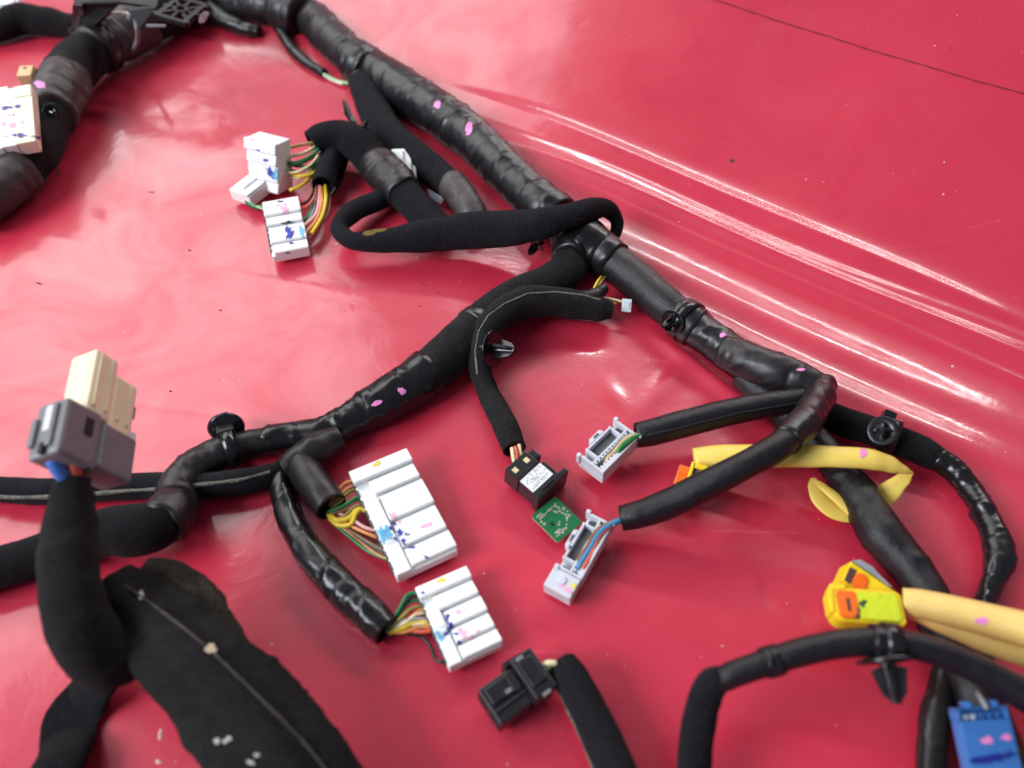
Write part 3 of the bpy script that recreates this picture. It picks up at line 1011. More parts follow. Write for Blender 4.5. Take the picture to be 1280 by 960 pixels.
# ------------------------------------------------------------------ white terraced connectors
def terraced(name, fr, T, label, teeth, mat='white', group=None, rear=0.24, side_lip=True):
    m, lx, ly = fr
    t = thing(name, m, label, 'connector', group)
    sgn = 1.0
    bm = bmesh.new()
    box(bm, 0, lx * 0.985, ly * 0.015, ly * 0.985, -T, -0.0034)
    part('housing', bm, mat, t, bevel=0.0006)
    for (y0, y1, z0, z1, x0, x1) in teeth:
        bm = bmesh.new()
        prism(bm, [(y0 * ly, -0.0038), (y0 * ly, z0), (y1 * ly - 0.0012, z1), (y1 * ly - 0.0003, z1 - 0.0007), (y1 * ly - 0.0003, -0.0038)], x0 * lx, x1 * lx, 'x')
        part('ridge', bm, mat, t, bevel=0.0006)
    if rear:
        bm = bmesh.new()
        prism(bm, [(0.30 * ly, -0.0040), (0.33 * ly, -0.0004), (0.60 * ly, -0.0004), (0.66 * ly, -0.0014), (0.98 * ly, -0.0014), (0.98 * ly, -0.0040)], 0.01 * lx, rear * lx, 'x')
        part('lock_strip', bm, mat, t, bevel=0.0003)
    # cavities in the wire side
    bm = bmesh.new()
    k = 9
    for i in range(k):
        yy = ly * (0.08 + 0.86 * i / k)
        for zz in (-T * 0.42, -T * 0.78):
            box(bm, -0.0006, 0.0004, yy, yy + ly * 0.065, zz - T * 0.13, zz + T * 0.13)
    part('cavities', bm, 'slot_grey', t, kind='stuff')
    return t


def ink(thing_, lst):
    """marks on whichever piece of the connector lies under them"""
    kids = [o for o in thing_.children if o.type == 'MESH' and not o.name.startswith('paint')]
    for i, (u, v, w, h, rot, mt) in enumerate(lst):
        d = ray(u, v).normalized()
        best = None
        for o in kids:
            hit = bvh_of(o).ray_cast(CAM, d)
            if hit[0] is not None and (best is None or hit[3] < best[1]):
                best = (o, hit[3])
        if best:
            decal('paint_or_gap_mark', best[0], thing_, u, v, w, h, rot, mt, seed=i + u * 0.37, rag=0.8, seg=22)


teethA = [(0.0, 0.14, -0.0012, 0.0, 0.0, 1.0), (0.145, 0.3, -0.0021, -0.0002, 0.22, 0.985), (0.305, 0.56, -0.0021, -0.0003, 0.26, 1.0), (0.565, 0.8, -0.0021, -0.0003, 0.27, 0.99), (0.805, 0.97, -0.0021, -0.0008, 0.27, 1.0)]
c1 = terraced('white_connector', pix_frame((435, 588, .018), (508, 558, .018), (508, 716, .013)), 0.010,
              'biggest white connector with a fan of wires, above the lower white one near the centre', teethA, group='white multi-pin connectors')
ink(c1, [(471, 580, 12, 5, -20, 'ymark'), (491, 645, 10, 9, -10, 'palepink'), (499, 652, 6, 5, 10, 'palepink'), (476, 668, 11, 16, -25, 'cyan'), (490, 660, 6, 7, 0, 'navy'),
         (496, 668, 9, 9, 30, 'navy'), (503, 677, 8, 6, 10, 'navy'), (515, 684, 7, 4, 10, 'navy'), (533, 697, 10, 4, 35, 'navy'), (534, 656, 14, 4, -20, 'palepink'), (487, 672, 5, 6, 0, 'cyan'), (486, 650, 7, 8, 0, 'palepink'), (489, 655, 9, 8, 20, 'clear'), (484, 664, 8, 12, -20, 'cyan'), (496, 674, 10, 7, 35, 'navy'), (493, 655, 6, 5, 0, 'navy'), (508, 668, 6, 4, 0, 'purple'), (492, 662, 8, 8, 0, 'navy'), (488, 676, 9, 10, 0, 'clear'), (500, 664, 7, 5, 20, 'navy')])
teethB = [(0.0, 0.17, -0.0012, 0.0, 0.0, 1.0), (0.175, 0.38, -0.0021, -0.0002, 0.24, 0.985), (0.385, 0.6, -0.0021, -0.0002, 0.26, 1.0), (0.605, 0.8, -0.0021, -0.0003, 0.27, 0.99), (0.805, 0.98, -0.0021, -0.0006, 0.27, 1.0)]
c2 = terraced('white_connector', pix_frame((518, 733, .013), (583, 705, .013), (559, 836, .012)), 0.009,
              'white connector below the biggest one, yellow dash on its top edge, blue stars of ink', teethB, group='white multi-pin connectors')
ink(c2, [(552, 726, 14, 5, -15, 'ymark'), (573, 765, 8, 5, -10, 'palepink'), (557, 777, 8, 10, 10, 'navy'), (561, 789, 8, 8, 20, 'navy'), (567, 799, 9, 6, 20, 'navy'), (574, 803, 7, 4, -20, 'navy'),
         (549, 796, 11, 15, -10, 'cyan'), (580, 793, 8, 12, -20, 'palepink'), (597, 789, 4, 6, 0, 'palepink'), (529, 741, 4, 3, 0, 'navy'), (553, 783, 9, 5, 0, 'clear'), (559, 771, 6, 5, 0, 'navy'), (556, 792, 6, 5, 0, 'purple'), (570, 793, 8, 4, 10, 'navy'), (563, 783, 6, 8, 0, 'navy'), (590, 797, 7, 5, 0, 'palepink'), (575, 787, 7, 7, 0, 'palepink')])
teethC = [(0.0, 0.22, -0.0012, 0.0, 0.0, 1.0), (0.225, 0.44, -0.0021, -0.0001, 0.05, 0.985), (0.445, 0.78, -0.0021, -0.0006, 0.08, 1.0), (0.785, 0.99, -0.0021, -0.0003, 0.05, 0.99)]
c5 = terraced('white_connector', pix_frame((303, 172, .040), (343, 182, .040), (335, 242, .004)), 0.020,
              'upper white connector of the upper left pair, standing on end, pink ink on top', teethC, group='white multi-pin connectors', rear=0)
ink(c5, [(318, 174, 12, 3, 5, 'palepink'), (338, 172, 12, 4, -15, 'palepink'), (332, 201, 8, 4, 10, 'navy'), (338, 216, 7, 16, -30, 'navy'), (345, 218, 10, 14, -20, 'cyan'), (323, 188, 6, 2, 10, 'navy')])
teethD = [(0.0, 0.29, -0.0012, 0.0, 0.0, 1.0), (0.295, 0.48, -0.0021, -0.0001, 0.02, 0.985), (0.485, 0.8, -0.0021, -0.0003, 0.04, 1.0), (0.805, 0.99, -0.0021, -0.0002, 0.08, 0.99)]
c6 = terraced('white_connector', pix_frame((327, 251, .014), (372, 243, .014), (348, 316, .010)), 0.009,
              'lower white connector of the upper left pair, blue curl of ink on its face', teethD, group='white multi-pin connectors', rear=0)
ink(c6, [(357, 263, 10, 14, 20, 'palepink'), (350, 252, 8, 2, -5, 'ink'), (361, 278, 11, 3, -5, 'ink'), (361, 292, 9, 14, 15, 'navy'), (358, 286, 5, 6, 0, 'navy'), (378, 290, 7, 18, -15, 'cyan'),  # the black dashes paint in the dark of narrow gaps between ridges
         (364, 304, 6, 3, 0, 'navy'), (360, 316, 5, 2, 0, 'navy'), (348, 257, 5, 3, 0, 'palepink')])

# small white connector half hidden behind the pair
m, lx, ly = pix_frame((311, 214, .012), (336, 224, .012), (297, 238, .012))
t = thing('small_white_connector', m, 'small white connector lying under the upper white connector of the left pair', 'connector', 'white multi-pin connectors')
bm = bmesh.new(); box(bm, 0, lx, 0, ly, -0.011, -0.002); part('housing', bm, 'white', t, bevel=0.0006)
bm = bmesh.new(); box(bm, lx * .12, lx * .55, -0.001, ly * .8, -0.0024, 0.0); part('latch', bm, 'white', t, bevel=0.0004)
bm = bmesh.new(); box(bm, lx * .62, lx * .95, ly * .1, ly * 1.03, -0.0024, -0.0006); part('rib', bm, 'white', t, bevel=0.0004)

# white connector tucked behind the ribbed sleeve
m, lx, ly = pix_frame((489, 186, .020), (514, 185, .020), (486, 226, .012))
t = thing('white_connector', m, 'plain white connector standing between the ribbed sleeve and the trunk', 'connector', 'white multi-pin connectors')
bm = bmesh.new(); box(bm, 0, lx, 0, ly, -0.013, 0); part('housing', bm, 'white', t, bevel=0.0008)
bm = bmesh.new(); box(bm, lx * .2, lx * .6, ly * .1, ly * .75, -0.0005, 0.0018); part('latch', bm, 'white', t, bevel=0.0004)
bm = bmesh.new(); box(bm, lx + .0002, lx + .0032, ly * .12, ly, -0.012, -0.0015); part('rib', bm, 'white', t, bevel=0.0006)

# wires of the white connectors: they belong to the branch they leave
wires([('or', [(412, 632, 14), (420, 618, 18), (432, 604, 19), (446, 600, 17)]), ('or', [(414, 634, 15), (424, 622, 19), (436, 610, 20), (450, 606, 17)]),
       ('ol', [(413, 636, 15), (424, 628, 19), (438, 614, 20), (452, 612, 17)]), ('gr', [(412, 640, 14), (426, 634, 18), (440, 626, 19), (456, 622, 17)]),
       ('br', [(412, 643, 13), (428, 638, 16), (444, 634, 18), (460, 630, 17)]), ('gr', [(410, 640, 15), (430, 632, 20), (446, 622, 20), (458, 618, 17)]),
       ('ye', [(412, 640, 12), (420, 650, 14), (436, 648, 16), (448, 636, 17), (462, 640, 16)], 0.0013), ('ye', [(410, 642, 11), (422, 656, 12), (438, 656, 15), (446, 640, 17), (455, 634, 16)], 0.0013),
       ('ol', [(409, 640, 10), (416, 648, 12), (430, 646, 14), (442, 634, 18), (452, 630, 16)]), ('or', [(414, 644, 10), (432, 654, 12), (452, 664, 14), (472, 672, 14)]),
       ('pk', [(416, 638, 12), (438, 648, 14), (458, 660, 15), (474, 664, 15)]), ('bk', [(412, 646, 8), (436, 662, 9), (460, 680, 11), (486, 696, 12)]),
       ('rd', [(414, 648, 8), (440, 664, 8), (466, 684, 10), (494, 700, 12)]), ('gr', [(410, 648, 6), (438, 672, 6), (462, 690, 8), (486, 700, 10)]),
       ('br', [(414, 646, 9), (442, 666, 10), (468, 682, 12), (492, 694, 13)]), ('or', [(412, 650, 6), (446, 672, 7), (470, 692, 9), (498, 704, 11)]),
       ('bk', [(408, 644, 8), (428, 656, 9), (456, 676, 10), (480, 684, 12)])], br_i, zs=.5, zo=2.5)
wires([('gr', [(484, 786, 12), (500, 760, 15), (512, 742, 16), (524, 742, 14)]), ('bk', [(486, 782, 12), (504, 756, 15), (516, 745, 16), (526, 746, 14)]),
       ('ol', [(486, 788, 12), (502, 772, 16), (516, 760, 16), (530, 758, 14)]), ('cr', [(488, 786, 11), (508, 778, 15), (520, 768, 15), (534, 766, 13)]),
       ('or', [(488, 788, 10), (510, 776, 14), (524, 764, 15), (534, 760, 13)]), ('gy', [(486, 790, 10), (506, 776, 15), (520, 774, 15), (536, 774, 13)]),
       ('ye', [(486, 790, 9), (506, 784, 12), (522, 776, 13), (538, 780, 12)], 0.0013), ('or', [(484, 790, 8), (506, 790, 10), (524, 784, 11), (540, 784, 11)]),
       ('rd', [(486, 792, 7), (508, 788, 9), (526, 790, 10), (542, 788, 11)]), ('cr', [(488, 790, 9), (508, 782, 12), (524, 780, 13), (540, 778, 12)]),
       ('bk', [(484, 794, 5), (510, 792, 5), (530, 798, 4), (540, 812, 4), (546, 826, 6), (556, 828, 8)], 0.0009), ('gr', [(482, 790, 9), (500, 766, 12), (512, 752, 13), (528, 750, 12)])], br_j, zs=.45, zo=2.0)
wires([('tn', [(394, 178, 24), (372, 182, 26), (355, 186, 26), (340, 190, 24)], 0.0013), ('cr', [(396, 182, 23), (378, 192, 24), (360, 196, 23), (346, 198, 20)], 0.0013),
       ('gr', [(398, 186, 22), (384, 198, 22), (368, 204, 20), (350, 203, 18)], 0.0015), ('cr', [(400, 190, 21), (388, 206, 20), (374, 214, 18), (356, 216, 14)]),
       ('gr', [(402, 194, 19), (390, 208, 18), (372, 206, 17), (354, 206, 15)]), ('ye', [(404, 198, 17), (392, 216, 15), (376, 220, 14), (358, 212, 12)], 0.0013),
       ('bk', [(404, 194, 18), (388, 206, 18), (372, 208, 16), (356, 204, 14)], 0.0009), ('gy', [(402, 198, 16), (388, 210, 15), (374, 214, 14), (358, 210, 12)], 0.0009),
       ('ye', [(402, 202, 14), (388, 222, 11), (376, 232, 10), (362, 238, 8)], 0.0013), ('br', [(400, 190, 22), (386, 200, 20), (370, 206, 18), (352, 208, 16)]),
       ('cr', [(396, 204, 14), (386, 216, 13), (376, 222, 12), (360, 220, 10)], 0.0013)], br_b)
wires([('rd', [(396, 230, 14), (393, 246, 14), (384, 258, 13), (370, 264, 12)]), ('pk', [(400, 232, 14), (399, 250, 13), (392, 272, 12), (378, 284, 11)], 0.0013),
       ('or', [(402, 234, 14), (402, 254, 13), (395, 276, 11), (380, 294, 10)], 0.0013), ('ye', [(407, 232, 14), (407, 252, 13), (402, 272, 11), (390, 292, 9)], 0.0014),
       ('bk', [(394, 230, 12), (390, 244, 11), (384, 252, 10), (372, 256, 10)]), ('gr', [(392, 232, 10), (390, 254, 9), (384, 272, 9), (374, 280, 8)], 0.0013),
       ('gy', [(398, 234, 11), (395, 252, 10), (389, 270, 9), (376, 288, 8)]), ('br', [(410, 234, 11), (412, 254, 9), (406, 274, 8), (392, 288, 7)]),
       ('gr', [(304, 240, 7), (308, 252, 5), (318, 258, 5), (332, 258, 6)], 0.0013), ('lg', [(306, 242, 9), (314, 254, 6), (330, 262, 6)], 0.0008), ('bk', [(302, 242, 5), (310, 256, 3), (324, 262, 4)], 0.0009)], br_b2, zs=.75, zo=0)

# ------------------------------------------------------------------ ivory connector on the left edge
m, lx, ly = pix_frame((-24, 115, .052), (39, 105, .052), (2, 184, .040))
t = thing('ivory_connector', m, 'yellowed ivory connector with purple dashes against the thick bundle on the left edge', 'connector', 'ivory connectors')
bm = bmesh.new(); box(bm, 0, lx * .36, 0, ly, -0.011, -0.0008); part('housing', bm, 'white', t, bevel=0.0006, label='white half of the housing')
bm = bmesh.new(); box(bm, lx * .364, lx * .63, 0, ly * .99, -0.011, -0.0006); part('housing', bm, 'white', t, bevel=0.0006)
bm = bmesh.new(); box(bm, lx * .633, lx, 0.0, ly * .985, -0.011, -0.0002); box(bm, lx * .64, lx * .99, 0.0002, ly * .2, -0.001, 0.0004); part('cover', bm, 'ivory_pale', t, bevel=0.0006, label='yellowed half of the housing')
ink(t, [(8, 135, 20, 4, -8, 'purple'), (22, 133, 8, 4, -8, 'purple'), (14, 144, 16, 2, -6, 'palepink'), (5, 155, 6, 6, 0, 'palepink'), (16, 156, 8, 6, 0, 'palepink'), (28, 153, 5, 4, 0, 'palepink'),
        (18, 169, 10, 3, 0, 'purple'), (24, 169, 22, 4, 4, 'purple'), (50, 172, 18, 3.5, 6, 'purple'), (6, 170, 12, 2, 0, 'cyan')])
bm = bmesh.new(); box(bm, lx * .30, lx * .5, -0.006, -0.001, -0.010, -0.003); part('latch', bm, 'clear', t, bevel=0.0005)
m, lx, ly = pix_frame((24, 82, .046), (42, 81, .046), (23, 95, .044))
t = thing('tan_connector', m, 'small tan connector stub behind the grey tape of the thick left bundle', 'connector')
bm = bmesh.new(); box(bm, 0, lx, 0, ly, -0.008, 0); part('housing', bm, 'w_tn', t, bevel=0.0005)
bm = bmesh.new(); box(bm, lx * .35, lx * .55, ly * .2, ly * .32, -0.0003, 0.0003); part('slot', bm, 'dark_slot', t)
m, lx, ly = pix_frame((-20, -12, .030), (22, -16, .030), (-14, 16, .022))
t = thing('white_connector', m, 'white connector in the top left corner, mostly out of the frame', 'connector', 'white multi-pin connectors')
bm = bmesh.new(); box(bm, 0, lx, 0, ly, -0.012, -0.002); part('housing', bm, 'white', t, bevel=0.0006)
bm = bmesh.new(); box(bm, lx * .1, lx * .9, ly * .3, ly * .7, -0.0024, 0); part('rib', bm, 'white', t, bevel=0.0004)
ink(t, [(14, 4, 5, 3, 0, 'palepink'), (8, 10, 4, 2, 0, 'navy')])
wires([('ye', [(-8, 18, 14), (0, 24, 13), (4, 30, 12)], 0.0014), ('cr', [(-10, 26, 9), (0, 36, 8), (6, 42, 8)], 0.0014)], br_r)

# ------------------------------------------------------------------ grey and ivory plug held up in the foreground
e1 = Vector((86, -53, -66.6)); e2 = Vector((-34, -14, -32.8)); e3 = Vector((12, 76, -45))
DZ = 0.335
fw_ = ray(95, 515).normalized()
rt_ = (RT - fw_ * RT.dot(fw_)).normalized()
up_ = rt_.cross(fw_)
def cam2w(v):
    return (rt_ * v.x + up_ * v.y - fw_ * v.z) * (DZ / F)
def orth(a, b, c):
    a = a.normalized(); b = (b - a * b.dot(a)).normalized(); c = a.cross(b) if a.cross(b).dot(c) > 0 else -a.cross(b)
    return a, b, c
w1, w2, w3 = cam2w(e1), cam2w(e2), cam2w(e3)
L1, L2, L3 = w1.length, w2.length, w3.length
a_, b_, c_ = orth(w1, w2, w3)
m = Matrix((a_, b_, c_)).transposed().to_4x4()
m.translation = D(86, 494, DZ)
FG = thing('grey_connector', m, 'raised ivory plug in a grey socket with a blue wire below it', 'connector', 'ivory connectors')
gh = L3 * 0.88
bm = bmesh.new(); box(bm, 0, L1 * 0.46, 0, L2, -gh, 0); part('socket', bm, 'grey', FG, bevel=0.0018)
bm = bmesh.new(); box(bm, L1 * 0.50, L1 * 1.0, L2 * .04, L2 * .98, -gh * .93, -gh * .08); part('socket', bm, 'grey', FG, bevel=0.0018)
bm = bmesh.new(); box(bm, L1 * 0.455, L1 * 0.505, L2 * .1, L2 * .9, -gh * .97, -gh * .04); part('web', bm, 'grey', FG, bevel=0.0004)
bm = bmesh.new(); box(bm, L1 * .26, L1 * .36, -0.0006, 0.0004, -gh * .50, -gh * .2); part('slot', bm, 'dark_slot', FG)
bm = bmesh.new(); box(bm, -0.0016, 0.0004, L2 * .22, L2 * .62, -gh * .86, -gh * .1); part('latch', bm, 'grey', FG, bevel=0.0005)
bm = bmesh.new(); box(bm, -0.0021, -0.0012, L2 * .3, L2 * .52, -gh * .6, -gh * .14); part('latch', bm, 'grey_white', FG, bevel=0.0003)
bm = bmesh.new(); box(bm, -0.0018, 0.0004, L2 * .8, L2 * .97, -gh * .8, -gh * .3); part('latch', bm, 'grey', FG, bevel=0.0005)
bm = bmesh.new(); box(bm, -0.0020, 0.0002, L2 * .40, L2 * .52, -gh * .98, -gh * .80); part('slot', bm, 'dark_slot', FG)
bm = bmesh.new(); box(bm, L1 * .24, L1 * .57, L2 * .02, L2 * .95, -0.002, L3 * 1.04); part('plug', bm, 'ivory', FG, bevel=0.0018)
bm = bmesh.new(); box(bm, L1 * .574, L1 * .92, L2 * .10, L2 * .86, -0.006, L3 * 0.84); part('plug', bm, 'ivory', FG, bevel=0.0018)
for yy in (.22, .68):
    bm = bmesh.new(); box(bm, L1 * .2365, L1 * .2405, L2 * yy, L2 * (yy + .10), L3 * .12, L3 * .98); part('rib', bm, 'ivory', FG, bevel=0.0003)
for xx in (.30, .46, .66, .80):
    bm = bmesh.new(); box(bm, L1 * xx, L1 * (xx + .04), L2 * (.02 if xx < .57 else .10) - .0008, L2 * (.02 if xx < .57 else .10) + .0004, L3 * .06, L3 * (.98 if xx < .57 else .78)); part('rib', bm, 'ivory', FG, bevel=0.0003)
bm = bmesh.new(); box(bm, L1 * .904, L1 * .97, L2 * .2, L2 * .5, L3 * .30, L3 * 0.52); part('latch', bm, 'grey', FG, bevel=0.0005)
bm = bmesh.new(); box(bm, L1 * .90, L1 * 1.03, L2 * .2, L2 * .8, -0.004, L3 * 0.08); part('latch', bm, 'clear', FG, bevel=0.0005)
bot = m @ Vector((L1 * .16, L2 * .60, -gh))
bot2 = m @ Vector((L1 * .40, L2 * .60, -gh))

# its cable: down from the plug, round a bend and into the flat foam sleeve
FC = thing('foreground_cable', P(140, 830, 0.0), 'thick black cable bending below the raised ivory plug into a wide foam sleeve', 'cable')
dz = lambda u, v, t: D(u, v, t)
def dr_(u, v, w, t):
    return (D(u, v, t), w / 2 / F * t)
fcab = cable('cloth_wrap', [dr_(94, 596, 36, .338), dr_(90, 622, 50, .336), dr_(86, 660, 62, .332), dr_(86, 706, 70, .326), dr_(91, 750, 77, .322), dr_(105, 792, 81, .322), dr_(132, 822, 76, .328), dr_(165, 820, 56, .336)],
             'foam', FC, style='cloth', seed=81, n=34, ends='hc', crease=(3, .10), csize=3.0)
fsl = cable('foam_sleeve', [dr_(138, 728, 60, .345), dr_(162, 752, 92, .342), dr_(200, 786, 108, .334), dr_(246, 830, 120, .324), dr_(296, 882, 134, .316), dr_(344, 940, 150, .308), dr_(400, 1030, 160, .300), dr_(500, 1240, 170, .290)],
            'foam', FC, style='cloth', seed=82, n=44, flat=0.42, ends='cc', ridge=0.55, amp=1.0, crease=(3, .10), csize=3.0)
cable('foam_sleeve', [dr_(180, 716, 40, .352), dr_(214, 722, 46, .352), dr_(246, 752, 56, .348), dr_(268, 792, 60, .340), dr_(300, 840, 56, .333)], 'foam_dusty', FC, style='cloth', seed=83, n=30, flat=0.5, ridge=0.35, crease=(5, .12), csize=2.5)
sp = []
for (u, v) in ((128, 706), (160, 728), (195, 752), (232, 780), (270, 812), (310, 850), (350, 890), (392, 934), (430, 985)):
    hit = None
    loc, nor, _, dist = bvh_of(fsl).ray_cast(CAM, ray(u - 4, v + 4).normalized())
    if loc is None:
        continue
    sp.append((loc + Vector((0, 0, 0.0002)), 0.0006))
if len(sp) > 2:
    part('seam', tube_bm(sp, n=10, style='cloth', seed=84, amp=6, step=0.001), 'seam_dark', FC, world=True)
strip = cable('tape_tail', [dr_(146, 822, 66, .350), dr_(122, 850, 68, .352), dr_(98, 902, 68, .352), (72, 960, 68, 8), (40, 1030, 70, 8)], 'cloth_clean', FC, style='cloth', seed=85, n=22, flat=0.35)
wires([], FC)
for col, off, r in (('bb', Vector((0.000, 0, 0)), 0.0032), ('rd', a_ * 0.007 - b_ * .005, 0.0022), ('rd', a_ * 0.010 - b_ * .004, 0.0020), ('bk', a_ * 0.013 - b_ * .003, 0.0018)):
    st = bot + off * 0.9 + (bot2 - bot) * 0.0
    en = D(92, 606, .338) + off * 0.35
    ctrl = [(st + c_ * 0.002, r), (st.lerp(en, 0.4), r), (en, r), (en - Vector((0, 0.004, 0.012)), r)]
    part('wire', tube_bm(ctrl, n=10, style='none'), 'w_' + col, FC, world=True)
for (u, v, w, h, rot, mt) in ((200, 900, 10, 38, 5, 'crumb'), (263, 812, 14, 12, 20, 'crumb'), (272, 926, 9, 7, 30, 'whitecrumb'), (282, 927, 7, 5, 0, 'whitecrumb'), (314, 952, 13, 5, 25, 'whitecrumb'),
                              (322, 943, 6, 4, 0, 'whitecrumb'), (176, 745, 6, 10, 20, 'whitecrumb'), (288, 922, 6, 6, 0, 'whitecrumb')):
    decal('glue_fleck', fsl, FC, u, v, w, h, rot, mt, seed=u, rag=0.6, lift=0.0006)

# ------------------------------------------------------------------ black plug with paper label and open board
m, lx, ly = pix_frame((631, 586, .017), (657, 563, .017), (657, 640, .015))
t = thing('black_connector', m, 'black plug with a white barcode sticker at the end of the dusty middle cable', 'connector', 'black connectors')
bm = bmesh.new(); box(bm, 0, lx, 0, ly * .40, -0.013, 0); part('cap', bm, 'black', t, bevel=0.0006)
bm = bmesh.new(); box(bm, lx * .02, lx * 1.02, ly * .404, ly * .86, -0.013, -0.0008); part('body', bm, 'black', t, bevel=0.0005)
bm = bmesh.new(); box(bm, -lx * .06, lx * 1.42, ly * .862, ly * 1.0, -0.0138, 0.0006); part('flange', bm, 'black', t, bevel=0.0005)
bm = bmesh.new(); box(bm, lx * 1.003, lx * 1.32, ly * .03, ly * .30, -0.011, -0.002); part('latch', bm, 'black', t, bevel=0.001)
bm = bmesh.new(); box(bm, lx * 1.025, lx * 1.25, ly * .40, ly * .85, -0.012, -0.0035); part('rib', bm, 'black', t, bevel=0.0006)
for x0 in (.12, .66):
    bm = bmesh.new(); box(bm, lx * x0, lx * (x0 + .17), ly * .12, ly * .24, -0.0003, 0.0002); part('slot', bm, 'w_cr', t)
bm = bmesh.new(); box(bm, lx * .03, lx * 1.0, ly * .42, ly * .80, -0.0008, -0.0005); lab = part('sticker', bm, 'paper', t)
bm = bmesh.new()
random.seed(5)
for i in range(9):
    yy = ly * (.45 + .035 * i)
    x = lx * .12
    while x < lx * .9:
        w = random.uniform(.0003, .0009)
        if random.random() < (.65 if i not in (2, 6) else .12):
            hh = 0.00032
            vs = [bm.verts.new((xx, y2, -0.00042)) for xx, y2 in ((x, yy), (x + w, yy), (x + w, yy + hh), (x, yy + hh))]
            bm.faces.new(vs)
        x += w + random.uniform(.0002, .0006)
part('print', bm, 'ink', lab, kind='stuff')
bm = bmesh.new(); box(bm, lx * .25, lx * .8, ly * .90, ly * .95, 0.0005, 0.0008); part('moulded_mark', bm, 'black_gloss', t)
wires([('cr', [(640, 560, 13), (641, 568, 13), (643, 578, 12)], 0.0011), ('rd', [(644, 558, 13), (646, 566, 13), (647, 576, 12)], 0.0009), ('cr', [(649, 556, 12), (650, 564, 12), (652, 572, 11)], 0.001)], br_k)
m, lx, ly = pix_frame((664, 645, .008), (694, 620, .008), (695, 680, .006))
t = thing('circuit_board', m, 'small bare green circuit board sticking out of the black plug', 'circuit board')
bm = bmesh.new(); 
cr = 0.0015
prof = []
for cx, cy, a0 in ((cr, cr, 180), (lx - cr, cr, 270), (lx - cr, ly - cr, 0), (cr, ly - cr, 90)):
    for k in range(5):
        a = R(a0 + 90 * k / 4); prof.append((cx + cr * math.cos(a), cy + cr * math.sin(a)))
prism(bm, prof, -0.0014, 0.0, 'z'); part('board', bm, 'pcb', t)
bm = bmesh.new(); prism(bm, [(x * 1.006 - lx * .003, y * 1.006 - ly * .003) for x, y in prof], -0.0013, -0.0002, 'z'); part('board_edge', bm, 'pcb_edge', t)
bm = bmesh.new()
random.seed(8)
pads = [(0.14 + .085 * i, 0.22 - .005 * i) for i in range(9)] + [(0.10 + .085 * i, 0.13) for i in range(3)] + [(.1, .3), (.12, .40), (.16, .23)] + \
       [(.78 + .03 * math.sin(i * 2), .22 + .09 * i) for i in range(6)] + [(.62, .30), (.66, .36), (.50, .62), (.42, .66)] + [(.12 + .07 * i, .86 + .03 * math.sin(i * 2.5)) for i in range(5)] + \
       [(.18 + .07 * i, .78) for i in range(3)] + [(.9, .42), (.92, .55), (.86, .66), (.5, .86), (.6, .8), (.7, .72)]
for x, y in pads:
    r = random.choice((.0006, .0008, .0009))
    lathe_v = []
    cyl(bm, r, r * .6, 0.0, 0.00045, 10, x * lx, y * ly)
part('solder_joints', bm, 'solder', t, kind='stuff')
bm = bmesh.new()
for (x0, y0, x1, y1) in ((.2, .4, .6, .42), (.3, .5, .32, .75), (.45, .4, .47, .58), (.2, .7, .4, .715), (.55, .5, .75, .515), (.3, .58, .7, .592)):
    vs = [bm.verts.new((a * lx, b * ly, 0.00015)) for a, b in ((x0, y0), (x1, y0), (x1, y1), (x0, y1))]; bm.faces.new(vs)
part('copper_tracks', bm, simple('track_green', (0.02, 0.2, 0.08), 0.4), t, kind='stuff')
bm = bmesh.new(); box(bm, lx * .25, lx * .31, ly * .48, ly * .58, 0.0, 0.0006); part('chip', bm, 'black', t)


